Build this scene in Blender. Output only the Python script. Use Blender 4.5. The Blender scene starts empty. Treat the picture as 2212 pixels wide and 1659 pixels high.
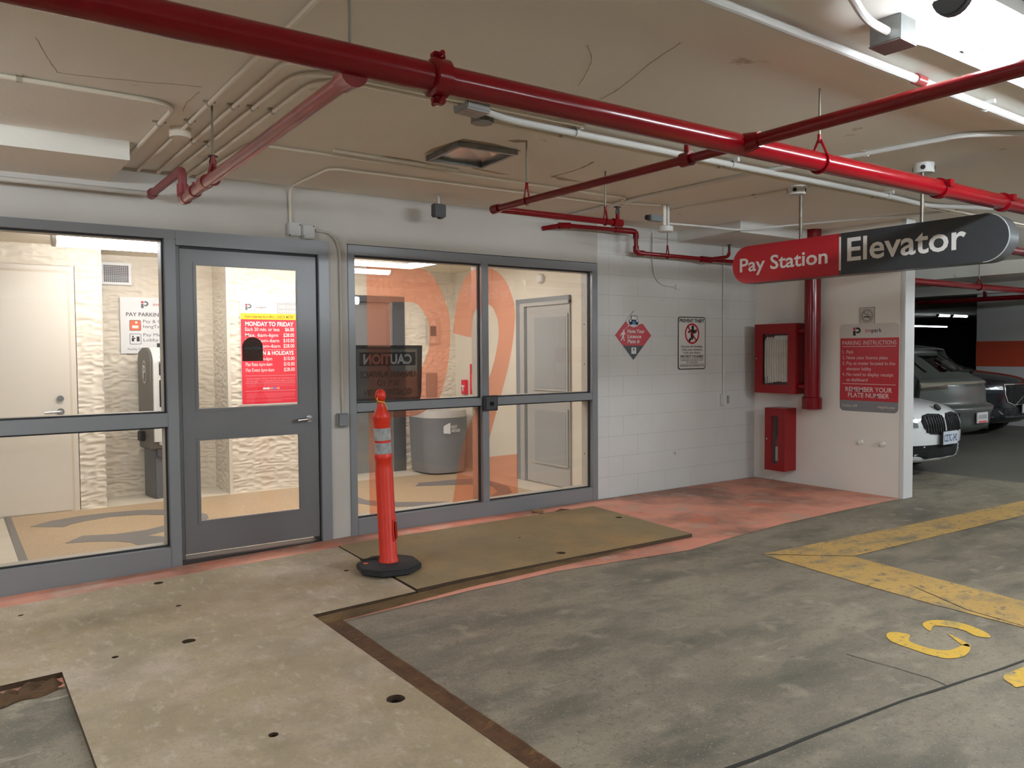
import bpy, bmesh, math, random
import numpy as np
from mathutils import Vector, Matrix

random.seed(7)
scene = bpy.context.scene
COL = scene.collection

# ------------------------------------------------------------------ camera
CAM_H = 1.45
YAW, PITCH, ROLL = math.radians(35.1423), math.radians(-2.2449), math.radians(-0.3941)
f0 = Vector((math.sin(YAW), math.cos(YAW), 0)); r0 = Vector((math.cos(YAW), -math.sin(YAW), 0)); u0 = Vector((0, 0, 1))
fw = f0 * math.cos(PITCH) + u0 * math.sin(PITCH)
up = u0 * math.cos(PITCH) - f0 * math.sin(PITCH)
rt = r0 * math.cos(ROLL) + up * math.sin(ROLL)
up = up * math.cos(ROLL) - r0 * math.sin(ROLL)
cam_data = bpy.data.cameras.new('camera'); cam = bpy.data.objects.new('camera', cam_data); COL.objects.link(cam)
cam.matrix_world = Matrix(((rt.x, up.x, -fw.x, 0), (rt.y, up.y, -fw.y, 0), (rt.z, up.z, -fw.z, CAM_H), (0, 0, 0, 1)))
cam_data.sensor_width = 36.0; cam_data.lens = 36.0 * 1732.32 / 2212.0
cam_data.clip_start = 0.05; cam_data.clip_end = 200
scene.camera = cam

# ------------------------------------------------------------------ world and exposure
world = bpy.data.worlds.new('world'); scene.world = world; world.use_nodes = True
world.node_tree.nodes['Background'].inputs[0].default_value = (0.9, 0.95, 1.0, 1)
world.node_tree.nodes['Background'].inputs[1].default_value = 0.03
scene.view_settings.view_transform = 'Standard'; scene.view_settings.look = 'None'
scene.view_settings.gamma = 1.0; scene.view_settings.use_curve_mapping = False
scene.view_settings.exposure = 0.40
scene.cycles.use_denoising = True
scene.cycles.max_bounces = 6; scene.cycles.diffuse_bounces = 4; scene.cycles.glossy_bounces = 3; scene.cycles.transmission_bounces = 4
scene.cycles.transparent_max_bounces = 10; scene.cycles.caustics_reflective = False; scene.cycles.caustics_refractive = False
scene.cycles.use_light_tree = False; scene.cycles.use_adaptive_sampling = True; scene.cycles.adaptive_threshold = 0.05
scene.cycles.sample_clamp_indirect = 8.0
LAMP = 54.0          # radiance of the garage tubes
LAMP_FAR = 6.0      # weaker tubes further along the garage
LOBBY = 16.5         # radiance of the lobby lights

# ------------------------------------------------------------------ materials
def lin(c):
    c = c / 255.0
    return c / 12.92 if c <= 0.04045 else ((c + 0.055) / 1.055) ** 2.4
def rgb(c): return (lin(c[0]), lin(c[1]), lin(c[2]), 1)
MATS = {}
def mat(name, c, rough=0.5, metal=0.0, var=None, bump=None, emit=None, coat=0.0, spec=0.5, stains=None):
    """procedural principled material; var=(scale, other colour, contrast), stains=[(scale, colour, lo, hi, stretch)]"""
    if name in MATS: return MATS[name]
    m = bpy.data.materials.new(name); m.use_nodes = True; nt = m.node_tree; N = nt.nodes; L = nt.links
    b = N['Principled BSDF']
    b.inputs['Base Color'].default_value = rgb(c); b.inputs['Roughness'].default_value = rough
    b.inputs['Metallic'].default_value = metal; b.inputs['Specular IOR Level'].default_value = spec
    if coat: b.inputs['Coat Weight'].default_value = coat; b.inputs['Coat Roughness'].default_value = 0.08
    geo = N.new('ShaderNodeNewGeometry') if (var or bump or stains) else None
    col = None
    if var:
        n = N.new('ShaderNodeTexNoise'); n.inputs['Scale'].default_value = var[0]; n.inputs['Detail'].default_value = 3
        L.new(geo.outputs['Position'], n.inputs['Vector'])
        r = N.new('ShaderNodeMapRange'); k = var[2] if len(var) > 2 else 1.0
        r.inputs['From Min'].default_value = 0.5 - 0.25 / k; r.inputs['From Max'].default_value = 0.5 + 0.25 / k
        L.new(n.outputs['Fac'], r.inputs['Value'])
        mx = N.new('ShaderNodeMix'); mx.data_type = 'RGBA'
        mx.inputs['A'].default_value = rgb(c); mx.inputs['B'].default_value = rgb(var[1])
        L.new(r.outputs['Result'], mx.inputs['Factor']); col = mx.outputs['Result']
    for st in (stains or []):
        sc, c2, lo, hi = st[:4]; stretch = st[4] if len(st) > 4 else (1, 1, 1)
        mp = N.new('ShaderNodeMapping'); mp.inputs['Scale'].default_value = stretch
        if len(st) > 5: mp.inputs['Rotation'].default_value = (0, 0, st[5])
        L.new(geo.outputs['Position'], mp.inputs['Vector'])
        n = N.new('ShaderNodeTexNoise'); n.inputs['Scale'].default_value = sc; n.inputs['Detail'].default_value = 4.5
        n.inputs['Roughness'].default_value = 0.62
        L.new(mp.outputs['Vector'], n.inputs['Vector'])
        r = N.new('ShaderNodeMapRange'); r.inputs['From Min'].default_value = lo; r.inputs['From Max'].default_value = hi
        L.new(n.outputs['Fac'], r.inputs['Value'])
        mx = N.new('ShaderNodeMix'); mx.data_type = 'RGBA'
        if col is None: mx.inputs['A'].default_value = rgb(c)
        else: L.new(col, mx.inputs['A'])
        mx.inputs['B'].default_value = rgb(c2); L.new(r.outputs['Result'], mx.inputs['Factor']); col = mx.outputs['Result']
    if col is not None: L.new(col, b.inputs['Base Color'])
    if bump:
        n = N.new('ShaderNodeTexNoise'); n.inputs['Scale'].default_value = bump[0]; n.inputs['Detail'].default_value = 2.5
        L.new(geo.outputs['Position'], n.inputs['Vector'])
        bp = N.new('ShaderNodeBump'); bp.inputs['Strength'].default_value = bump[1]; bp.inputs['Distance'].default_value = 0.01
        L.new(n.outputs['Fac'], bp.inputs['Height']); L.new(bp.outputs['Normal'], b.inputs['Normal'])
    if emit:
        b.inputs['Emission Color'].default_value = rgb(emit[0]); b.inputs['Emission Strength'].default_value = emit[1]
    MATS[name] = m; return m
def glass_mat(name, tint=(1, 1, 1), refl=1.0, rough=0.0):
    """thin clear pane: transparent with a Fresnel reflection"""
    if name in MATS: return MATS[name]
    m = bpy.data.materials.new(name); m.use_nodes = True; nt = m.node_tree; N = nt.nodes; L = nt.links
    N.remove(N['Principled BSDF'])
    t = N.new('ShaderNodeBsdfTransparent'); t.inputs[0].default_value = (*tint, 1)
    g = N.new('ShaderNodeBsdfGlossy'); g.inputs['Roughness'].default_value = rough; g.inputs[0].default_value = (refl, refl, refl, 1)
    fr = N.new('ShaderNodeFresnel'); gb = N.new('ShaderNodeNewGeometry'); mr = N.new('ShaderNodeMapRange')   # thin sheet: same Fresnel from both sides
    mr.inputs['To Min'].default_value = 1.5; mr.inputs['To Max'].default_value = 1 / 1.5
    L.new(gb.outputs['Backfacing'], mr.inputs['Value']); L.new(mr.outputs['Result'], fr.inputs['IOR'])
    mx = N.new('ShaderNodeMixShader'); L.new(fr.outputs[0], mx.inputs[0]); L.new(t.outputs[0], mx.inputs[1]); L.new(g.outputs[0], mx.inputs[2])
    L.new(mx.outputs[0], N['Material Output'].inputs[0]); MATS[name] = m; return m
def film_mat(name, tint, dif, fac, trans=0.0):
    """coloured vinyl: coloured transmission, some diffuse, some light scattered through"""
    if name in MATS: return MATS[name]
    m = bpy.data.materials.new(name); m.use_nodes = True; nt = m.node_tree; N = nt.nodes; L = nt.links
    N.remove(N['Principled BSDF'])
    t = N.new('ShaderNodeBsdfTransparent'); t.inputs[0].default_value = (*tint, 1)
    d = N.new('ShaderNodeBsdfDiffuse'); d.inputs[0].default_value = rgb(dif)
    mx = N.new('ShaderNodeMixShader'); mx.inputs[0].default_value = fac
    L.new(t.outputs[0], mx.inputs[1]); L.new(d.outputs[0], mx.inputs[2]); out = mx.outputs[0]
    if trans:
        s = N.new('ShaderNodeBsdfTranslucent'); s.inputs[0].default_value = rgb(dif)
        m2 = N.new('ShaderNodeMixShader'); m2.inputs[0].default_value = trans; L.new(out, m2.inputs[1]); L.new(s.outputs[0], m2.inputs[2]); out = m2.outputs[0]
    L.new(out, N['Material Output'].inputs[0]); MATS[name] = m; return m

WALLP = mat('wall_paint', (206, 203, 196), 0.75, var=(0.9, (186, 182, 174), 0.8), bump=(60, 0.08))
BLOCKP = mat('block_paint', (217, 218, 215), 0.6, var=(1.4, (206, 206, 202), 0.9), bump=(45, 0.22), stains=[(5, (150, 146, 138), 0.70, 0.76)])
MORTAR = mat('mortar_shaded', (184, 183, 178), 0.7, bump=(60, 0.2))  # darker than the blocks, standing in for shading in the joints
RWALLP = mat('side_wall_paint', (236, 233, 226), 0.55, var=(1.1, (229, 225, 216), 0.8), bump=(40, 0.12), stains=[(9, (120, 112, 100), 0.74, 0.78)])
PIERP = mat('pier_paint', (214, 214, 212), 0.5, bump=(40, 0.1), stains=[(7, (90, 86, 80), 0.76, 0.79)])
CEILP = mat('ceiling_paint', (239, 236, 227), 0.85, var=(0.7, (232, 228, 217), 0.8), bump=(35, 0.12), stains=[(3.2, (200, 186, 166), 0.68, 0.74), (11, (160, 142, 122), 0.75, 0.78)])
CONC = mat('concrete_floor', (148, 138, 120), 0.62, var=(0.7, (116, 109, 94), 1.1), bump=(30, 0.25),
           stains=[(1.3, (86, 83, 73), 0.46, 0.70, (1, 2.4, 1), 0.5), (2.6, (104, 98, 84), 0.50, 0.74, (1, 1.6, 1), 0.9), (7, (156, 147, 129), 0.56, 0.74), (28, (98, 92, 79), 0.54, 0.74), (4.5, (178, 170, 152), 0.64, 0.80, (0.6, 2.4, 1), 0.6), (90, (168, 160, 143), 0.58, 0.74), (55, (94, 88, 77), 0.58, 0.72)])
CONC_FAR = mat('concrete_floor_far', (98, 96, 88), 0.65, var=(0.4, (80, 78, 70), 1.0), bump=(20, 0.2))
ORANGE = mat('orange_floor_paint', (226, 156, 132), 0.6, var=(1.6, (210, 142, 120), 1.0), bump=(30, 0.15),
             stains=[(0.9, (142, 104, 88), 0.44, 0.62), (3.4, (190, 158, 140), 0.52, 0.70), (16, (146, 114, 98), 0.64, 0.74), (2.2, (206, 118, 90), 0.58, 0.70)])
PLY = mat('plywood_dusty', (176, 159, 130), 0.7, var=(0.8, (158, 141, 113), 1.0), bump=(40, 0.2),
          stains=[(1.4, (190, 174, 158), 0.46, 0.70), (1.9, (134, 122, 98), 0.46, 0.80, (1, 1, 1), 0.9), (9, (212, 202, 188), 0.56, 0.92, (2.2, 1, 1), 0.5), (5, (134, 120, 98), 0.54, 0.92), (60, (150, 134, 112), 0.50, 0.80), (120, (202, 190, 172), 0.58, 0.80)])
PLY2 = mat('plywood_olive', (148, 131, 97), 0.72, var=(1.0, (132, 116, 84), 1.0), bump=(40, 0.2),
           stains=[(1.3, (164, 132, 84), 0.46, 0.72), (2.2, (122, 112, 84), 0.48, 0.80), (7, (118, 104, 76), 0.54, 0.92, (2.5, 1, 1), 0.2), (60, (130, 114, 84), 0.50, 0.80), (110, (166, 150, 118), 0.60, 0.80)])
PLYEDGE = mat('plywood_edge', (74, 56, 38), 0.8, bump=(60, 0.4))
BROWN = mat('brown_felt', (104, 72, 42), 0.9, var=(7, (74, 48, 28), 1.0), bump=(50, 0.7), stains=[(12, (128, 94, 58), 0.58, 0.68, (1, 4, 1))])
BROWN2 = mat('brown_timber', (118, 92, 56), 0.85, var=(5, (82, 60, 34), 1.0), bump=(40, 0.6))
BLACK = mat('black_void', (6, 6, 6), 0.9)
DARK = mat('dark_plastic', (28, 28, 30), 0.5)
RUBBER = mat('black_rubber', (42, 42, 44), 0.75, bump=(60, 0.2))
RED = mat('red_pipe_paint', (132, 4, 18), 0.2, coat=0.12, spec=0.4, var=(3, (116, 3, 14), 0.6))
RED_PINK = mat('red_pipe_paint_pinkish', (150, 62, 62), 0.3, coat=0.3, var=(9, (128, 46, 46), 0.8))  # pink tone carries the lobby light falling on the left branch
REDCAB = mat('red_cabinet_enamel', (150, 14, 22), 0.35, var=(3, (138, 10, 18), 0.6), stains=[(18, (196, 150, 140), 0.77, 0.79)])
STEEL = mat('rod_steel', (130, 124, 112), 0.4, metal=0.7)
GALV = mat('galvanised_steel', (150, 152, 150), 0.35, metal=0.8, var=(12, (120, 122, 122), 1.0))
CONDP = mat('conduit_painted', (226, 217, 200), 0.6)
CONDW = mat('conduit_white', (212, 212, 208), 0.4)
BOXG = mat('junction_grey', (150, 150, 148), 0.5, metal=0.2)
FRAME = mat('frame_grey', (134, 136, 139), 0.34, metal=0.1, bump=(90, 0.03))
DOORG = mat('door_grey', (116, 116, 117), 0.34, metal=0.15, bump=(90, 0.03))
TRIMD = mat('frame_gasket', (40, 41, 43), 0.5)
STOP = mat('inner_stop_lit', (178, 170, 158), 0.5)  # paler than the frame: lobby light on the stops put into the colour
CHROME = mat('brushed_chrome', (190, 190, 190), 0.25, metal=1.0)
GLASS = glass_mat('window_glass')
GLASS_D = glass_mat('dark_car_glass', (0.08, 0.09, 0.1))
FILM = film_mat('orange_film', (0.93, 0.50, 0.40), (240, 170, 138), 0.03, 0.12)
WHITE = mat('sign_white', (226, 224, 220), 0.4)
SIGNRED = mat('sign_red', (188, 34, 48), 0.35)
SIGNRED2 = mat('sign_red_bright', (224, 44, 62), 0.35)
SIGNGREY = mat('sign_charcoal', (60, 62, 65), 0.3)
SIGNMID = mat('sign_mid_grey', (126, 128, 132), 0.4)
YELLOWP = mat('sign_yellow', (240, 200, 40), 0.4)
INK = mat('black_ink', (26, 26, 28), 0.5)
INKG = mat('grey_ink', (96, 96, 100), 0.5)
BLUE = mat('blue_ink', (30, 100, 176), 0.5)
ORNGI = mat('orange_ink', (232, 110, 66), 0.5)
ELEV_D = mat('sign_dark_panel', (58, 61, 64), 0.28, metal=0.1)
LOBW = mat('lobby_wave_panel', (226, 215, 196), 0.55, var=(2, (218, 206, 186), 0.6))
LOBP = mat('lobby_plain_paint', (226, 217, 200), 0.6, var=(1.5, (219, 209, 190), 0.6))
LOBC = mat('lobby_ceiling_paint', (232, 222, 204), 0.8)
LOBDOOR = mat('lobby_door_cream', (218, 208, 192), 0.45)
TERR = mat('terrazzo_beige', (192, 166, 132), 0.45, var=(160, (162, 136, 104), 1.4), stains=[(60, (214, 196, 166), 0.60, 0.66)])
TERRG = mat('terrazzo_grey', (126, 120, 116), 0.45, var=(160, (104, 99, 97), 1.2))
TILEW = mat('lobby_pale_tile', (214, 202, 182), 0.4, var=(3, (204, 192, 172), 0.7))
GDOOR = mat('grey_lobby_door', (176, 174, 168), 0.4)
GDOOR2 = mat('grey_lobby_door_frame', (136, 138, 140), 0.4)
ELEVM = mat('elevator_steel', (150, 150, 150), 0.3, metal=0.6)
ELEVF = mat('elevator_frame_steel', (96, 96, 100), 0.35, metal=0.5)
PAYB = mat('pay_station_taupe', (112, 106, 100), 0.45)
PAYF = mat('pay_station_bezel', (206, 204, 196), 0.4)
PAYP = mat('pay_station_post', (92, 94, 98), 0.4)
SCREEN = mat('screen_dark_blue', (18, 24, 44), 0.2)
SCREENB = mat('screen_lit_blue', (30, 80, 170), 0.2, emit=((60, 130, 255), 1.2))
BIN = mat('bin_grey', (118, 118, 122), 0.5)
BINTOP = mat('bin_top_grey', (186, 182, 174), 0.4)
DELO = mat('delineator_orange', (226, 52, 26), 0.4, var=(4, (206, 40, 18), 0.6))
REFL = mat('reflective_band', (186, 188, 188), 0.35, var=(30, (140, 142, 144), 1.2))
TAPEY = mat('caution_tape_yellow', (206, 168, 50), 0.5)
YELLOW = mat('yellow_floor_paint', (198, 162, 94), 0.6, var=(1.4, (180, 146, 86), 1.0), bump=(30, 0.2), stains=[(2.6, (128, 120, 98), 0.50, 0.70, (1, 1.8, 1)), (14, (112, 108, 94), 0.56, 0.68), (30, (118, 114, 102), 0.60, 0.66)])
YELLOW2 = mat('yellow_spray_paint', (212, 172, 70), 0.6, stains=[(7, (150, 138, 104), 0.54, 0.68), (34, (128, 122, 106), 0.58, 0.66)])
RAG = mat('brown_rag', (104, 78, 52), 0.95, var=(14, (76, 54, 34), 1.0), bump=(50, 0.6))
CARW = mat('car_white', (222, 224, 224), 0.22, coat=0.8)
CARG = mat('car_grey_dusty', (66, 72, 70), 0.38, coat=0.2, var=(5, (78, 80, 74), 0.8))
CARB = mat('car_black', (18, 20, 28), 0.16, coat=0.8)
CARN = mat('car_navy', (14, 18, 28), 0.3, coat=0.5)
TYRE = mat('tyre_rubber', (22, 22, 22), 0.8)
LAMPG = mat('car_lamp_clear', (150, 154, 158), 0.12, metal=0.5)
TAILR = mat('car_tail_red', (140, 30, 34), 0.3)
ORBAND = mat('orange_wall_band', (188, 74, 46), 0.6)
FARW = mat('far_wall_white', (198, 198, 196), 0.6, var=(0.8, (184, 184, 182), 0.7))
TUBE = mat('lamp_diffuser', (255, 255, 255), 0.4, emit=((236, 245, 252), LAMP))
TUBEF = mat('lamp_diffuser_far', (255, 255, 255), 0.4, emit=((236, 246, 255), LAMP_FAR))
TUBEL = mat('lobby_lamp_diffuser', (255, 255, 255), 0.4, emit=((246, 248, 252), LOBBY * 1.7))
TUBEL2 = mat('lobby_frame_diffuser', (255, 255, 255), 0.4, emit=((246, 248, 252), LOBBY * 0.75))
LAMPCAP = mat('lamp_end_cap', (70, 72, 76), 0.5)
FOAM = mat('hose_canvas', (222, 219, 206), 0.8, var=(14, (206, 202, 188), 1.0))
CAUT = film_mat('caution_sheet', (0.34, 0.33, 0.33), (64, 64, 66), 0.35)
CAUTW = film_mat('caution_sheet_pale', (0.52, 0.50, 0.49), (120, 118, 114), 0.35)
STICK = film_mat('smoked_sticker', (0.30, 0.27, 0.24), (96, 88, 80), 0.5)

# ------------------------------------------------------------------ mesh helpers
class MB:
    """collects pieces of one mesh"""
    def __init__(s): s.v = []; s.f = []
    def add(s, vs, fs):
        o = len(s.v); s.v += [tuple(p) for p in vs]; s.f += [[i + o for i in f] for f in fs]; return s
    def box(s, x0, x1, y0, y1, z0, z1):
        return s.add([(x0, y0, z0), (x1, y0, z0), (x1, y1, z0), (x0, y1, z0), (x0, y0, z1), (x1, y0, z1), (x1, y1, z1), (x0, y1, z1)],
                     [(0, 3, 2, 1), (4, 5, 6, 7), (0, 1, 5, 4), (1, 2, 6, 5), (2, 3, 7, 6), (3, 0, 4, 7)])
    def tube(s, path, r, n=12, cap=True):
        P = [Vector(p) for p in path]; R = r if isinstance(r, (list, tuple)) else [r] * len(P)
        T = []
        for i in range(len(P)):
            a = P[max(0, i - 1)]; b = P[min(len(P) - 1, i + 1)]
            T.append((b - a).normalized() if (b - a).length > 1e-9 else Vector((0, 0, 1)))
        ref = Vector((0, 0, 1)) if abs(T[0].z) < 0.9 else Vector((1, 0, 0))
        nrm = (ref - T[0] * ref.dot(T[0])).normalized(); vs = []
        for i, p in enumerate(P):
            nrm = (nrm - T[i] * nrm.dot(T[i])).normalized(); bi = T[i].cross(nrm)
            for k in range(n):
                a = 2 * math.pi * k / n; vs.append(p + (nrm * math.cos(a) + bi * math.sin(a)) * R[i])
        fs = [(i * n + k, i * n + (k + 1) % n, (i + 1) * n + (k + 1) % n, (i + 1) * n + k) for i in range(len(P) - 1) for k in range(n)]
        if cap: fs += [tuple(range(n - 1, -1, -1)), tuple((len(P) - 1) * n + k for k in range(n))]
        return s.add(vs, fs)
    def lathe(s, prof, n=24, o=(0, 0, 0), cap=True):
        vs = [(o[0] + r * math.cos(2 * math.pi * k / n), o[1] + r * math.sin(2 * math.pi * k / n), o[2] + z) for r, z in prof for k in range(n)]
        fs = [(i * n + k, i * n + (k + 1) % n, (i + 1) * n + (k + 1) % n, (i + 1) * n + k) for i in range(len(prof) - 1) for k in range(n)]
        if cap: fs += [tuple(range(n - 1, -1, -1)), tuple((len(prof) - 1) * n + k for k in range(n))]
        return s.add(vs, fs)
    def prism(s, poly, t0, t1, axis='y'):
        """extrude a 2-D outline; axis y: outline is (x, z); axis z: (x, y); axis x: (y, z)"""
        n = len(poly)
        def p(a, t): return (a[0], t, a[1]) if axis == 'y' else (a[0], a[1], t) if axis == 'z' else (t, a[0], a[1])
        vs = [p(a, t0) for a in poly] + [p(a, t1) for a in poly]
        return s.add(vs, [tuple(range(n)), tuple(range(2 * n - 1, n - 1, -1))] + [(k, (k + 1) % n, n + (k + 1) % n, n + k) for k in range(n)])
    def build(s, name, m, parent=None, smooth=False, bevel=0.0, ang=0.6):
        me = bpy.data.meshes.new(name); me.from_pydata(s.v, [], s.f); me.update()
        bm = bmesh.new(); bm.from_mesh(me)
        bmesh.ops.recalc_face_normals(bm, faces=bm.faces)
        if bevel: bmesh.ops.bevel(bm, geom=[e for e in bm.edges if len(e.link_faces) == 2 and e.calc_face_angle(0) > 0.5], offset=bevel, segments=2, affect='EDGES', clamp_overlap=True)
        bm.to_mesh(me); bm.free()
        if smooth or bevel:
            me.shade_smooth(); me.set_sharp_from_angle(angle=ang)
        me.materials.append(m)
        o = bpy.data.objects.new(name, me); COL.objects.link(o); o.parent = parent
        return o
def tag(o, label=None, cat=None, group=None, kind=None):
    if label: o['label'] = label
    if cat: o['category'] = cat
    if group: o['group'] = group
    if kind: o['kind'] = kind
    return o
def thing(name, label, cat, loc=(0, 0, 0), rz=0.0, group=None, kind=None):
    o = bpy.data.objects.new(name, None); COL.objects.link(o); o.empty_display_size = 0.1
    o.location = loc; o.rotation_euler = (0, 0, rz)
    return tag(o, label, cat, group, kind)
def rpath(pts, r=0.06, n=6):
    """polyline with rounded corners"""
    P = [Vector(p) for p in pts]; out = [P[0]]
    for i in range(1, len(P) - 1):
        a, b, c = P[i - 1], P[i], P[i + 1]
        d0 = min(r, (a - b).length * 0.49); d1 = min(r, (c - b).length * 0.49)
        p = b + (a - b).normalized() * d0; q = b + (c - b).normalized() * d1
        for k in range(n + 1):
            t = k / n; out.append(p * (1 - t) ** 2 + b * 2 * t * (1 - t) + q * t * t)
    out.append(P[-1]); return out
def text(s, x, z, h, m, parent, y=-0.002, align='L', w=None, bold=0.0, name='lettering', mirror=False, extrude=0.0):
    """flat lettering standing on the local x-z plane, facing -y; h = cap height, z = baseline"""
    cu = bpy.data.curves.new('lettering', 'FONT'); cu.body = s; cu.size = 1; cu.offset = bold; cu.resolution_u = 3
    cu.extrude = extrude / (h / 0.682) if extrude else 0.0
    tmp = bpy.data.objects.new('lettering', cu); me = bpy.data.meshes.new_from_object(tmp)
    bpy.data.objects.remove(tmp); bpy.data.curves.remove(cu)
    n = len(me.vertices); co = np.empty(n * 3); me.vertices.foreach_get('co', co); co = co.reshape(-1, 3)
    k = h / 0.682; x0, x1 = co[:, 0].min(), co[:, 0].max(); kx = k if w is None else w / (x1 - x0)
    wid = (x1 - x0) * kx; ox = x - (wid / 2 if align == 'C' else wid if align == 'R' else 0)
    new = np.empty_like(co); px = (co[:, 0] - x0) * kx
    new[:, 0] = ox + (wid - px if mirror else px); new[:, 1] = y - co[:, 2] * k; new[:, 2] = z + co[:, 1] * k
    me.vertices.foreach_set('co', new.ravel()); me.update(); me.materials.clear(); me.materials.append(m); me.name = name
    o = bpy.data.objects.new(name, me); COL.objects.link(o); o.parent = parent
    return o
def plate(name, x0, x1, z0, z1, y0, y1, m, parent, r=0.0, corners=(1, 1, 1, 1)):
    """flat panel with rounded corners, in the local x-z plane"""
    return MB().prism(rrect(x0, x1, z0, z1, r, corners), y0, y1).build(name, m, parent)
def rrect(x0, x1, z0, z1, r, corners=(1, 1, 1, 1), n=6):
    if r <= 0: return [(x0, z0), (x1, z0), (x1, z1), (x0, z1)]
    P = []
    for (cx, cz, a, on, kx, kz) in ((x0 + r, z0 + r, 180, corners[0], x0, z0), (x1 - r, z0 + r, 270, corners[1], x1, z0), (x1 - r, z1 - r, 0, corners[2], x1, z1), (x0 + r, z1 - r, 90, corners[3], x0, z1)):
        if on: P += [(cx + r * math.cos(math.radians(a + 90 * k / n)), cz + r * math.sin(math.radians(a + 90 * k / n))) for k in range(n + 1)]
        else: P.append((kx, kz))
    return P
def disc(cx, cz, r, n=20): return [(cx + r * math.cos(2 * math.pi * k / n), cz + r * math.sin(2 * math.pi * k / n)) for k in range(n)]
def ring(mb, cx, cz, r0, r1, y0, y1, n=28):
    for k in range(n):
        a, b = 2 * math.pi * k / n, 2 * math.pi * (k + 1) / n
        mb.prism([(cx + r0 * math.cos(a), cz + r0 * math.sin(a)), (cx + r1 * math.cos(a), cz + r1 * math.sin(a)), (cx + r1 * math.cos(b), cz + r1 * math.sin(b)), (cx + r0 * math.cos(b), cz + r0 * math.sin(b))], y0, y1)
    return mb
def fz(x): return -0.025 * max(0.0, 2.6 - max(x, -1.0))

# ------------------------------------------------------------------ the setting
YW = 5.92            # garage face of the glazed wall
XR = 7.57            # face of the side wall with the parking sign
ZC = 2.71            # ceiling
def structure(o, label): return tag(o, label, kind='structure')
def floor_grid(name, xs, ys, m, dz=0.0, parent=None):
    vs = [(x, y, fz(x) + dz) for y in ys for x in xs]; nx = len(xs)
    fs = [(j * nx + i, j * nx + i + 1, (j + 1) * nx + i + 1, (j + 1) * nx + i) for j in range(len(ys) - 1) for i in range(nx - 1)]
    return MB().add(vs, fs).build(name, m, parent)
floor = structure(floor_grid('floor', [-7, -1, 0, 1, 2, 2.6, 4, 6, 8, 9.5], [-9, -4, 0, 2, 4, 6.06], CONC), 'stained grey concrete garage floor')
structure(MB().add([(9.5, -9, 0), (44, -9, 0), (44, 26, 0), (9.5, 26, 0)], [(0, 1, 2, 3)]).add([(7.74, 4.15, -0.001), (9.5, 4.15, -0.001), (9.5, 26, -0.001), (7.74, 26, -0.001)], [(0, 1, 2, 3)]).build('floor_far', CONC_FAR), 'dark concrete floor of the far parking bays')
ceil_o = structure(MB().box(-7, XR + 0.17, -9, 6.06, ZC, ZC + 0.2).box(XR + 0.17, 44, -9, 26, ZC, ZC + 0.2).build('ceiling', CEILP), 'painted concrete slab ceiling of the garage')
soff = MB().box(-7, 0.915, 5.2, YW, 2.598, ZC).build('ceiling_soffit', CEILP); structure(soff, 'boxed concrete soffit above the left window')
sof2 = MB().box(6.30, XR, 5.10, YW, 2.60, ZC).build('ceiling_drop', BLOCKP); structure(sof2, 'white dropped ceiling box in the corner over the block wall')
structure(MB().box(-7, 5.185, YW, YW + 0.14, 2.312, ZC).box(-7, -1.45, YW, YW + 0.14, -0.12, 2.312).box(2.435, 2.592, YW, YW + 0.14, -0.03, 2.312).build('wall_front', WALLP), 'grey painted wall around the lobby glazing')
structure(MB().box(-7.2, -7, -9, 6.06, -0.2, ZC).build('wall_left', WALLP), 'grey garage wall beyond the frame')
structure(MB().box(-7, 44, -9.2, -9, -0.2, ZC).build('wall_back', WALLP), 'grey garage wall behind the viewpoint')
# block wall: each painted concrete block is a piece proud of the joints
wb = thing('wall_block', None, None); structure(wb, 'white painted concrete block wall beside the glazing')
MB().box(5.187, XR + 0.02, YW + 0.0022, YW + 0.2, -0.02, ZC).build('mortar_bed', MORTAR, wb)
BLK = {}
def block(x0, x1, z0, z1):
    key = (round(x1 - x0, 3), round(z1 - z0, 3))
    if key not in BLK:
        o = MB().box(0.0003, key[0] - 0.0003, 0, 0.012, 0.0018, key[1] - 0.0018).build('block', BLOCKP, wb, bevel=0.0012); BLK[key] = o.data
    else:
        o = bpy.data.objects.new('block', BLK[key]); COL.objects.link(o); o.parent = wb
    o.location = (x0, YW - random.uniform(0, 0.0005), z0)
rows = [0.0] + [0.01 + 0.2 * k for k in range(1, 14)] + [ZC]
for i in range(len(rows) - 1):
    z0, z1 = rows[i], rows[i + 1]
    if z1 - z0 < 0.03: continue
    xs = [5.187, 5.34]; x = 5.53 if i % 2 else 5.73
    while x < XR - 0.05: xs.append(x); x += 0.397
    xs.append(XR)
    for a, b in zip(xs[:-1], xs[1:]): block(a, b, z0, z1)
structure(MB().box(XR, XR + 0.16, 4.20, 6.12, -0.02, ZC).build('wall_right', RWALLP), 'cream painted side wall carrying the parking instructions')
structure(MB().box(XR - 0.004, XR + 0.175, 4.155, 4.20, -0.02, ZC).build('trim_1', PIERP, bevel=0.006), 'bright white end face of the side wall')
# far side of the garage
wf = thing('wall_far', None, None); structure(wf, 'white far wall with an orange band')
MB().box(16.5, 16.7, -9, 7.62, -0.02, ZC).build('wall_face', FARW, wf)
MB().box(16.494, 16.5, -9, 7.625, 1.12, 1.605).build('painted_band', ORBAND, wf)
structure(MB().box(43.8, 44, -9, 26, -0.02, ZC).box(7.74, 44, 25.8, 26, -0.02, ZC).box(7.74, 7.9, 6.1, 26, -0.02, ZC).box(30, 30.2, 16.3, 26, -0.02, ZC).build('wall_rear', FARW), 'white walls at the back of the far bays')
for i, (a, b) in enumerate(((12.35, 12.95), (16.2, 16.9), (21, 21.6))):
    structure(MB().box(a, b, -9, 26, 2.52, ZC).build('trim_%d' % (i + 2), CEILP), 'concrete ceiling beam over the far bays')

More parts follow.
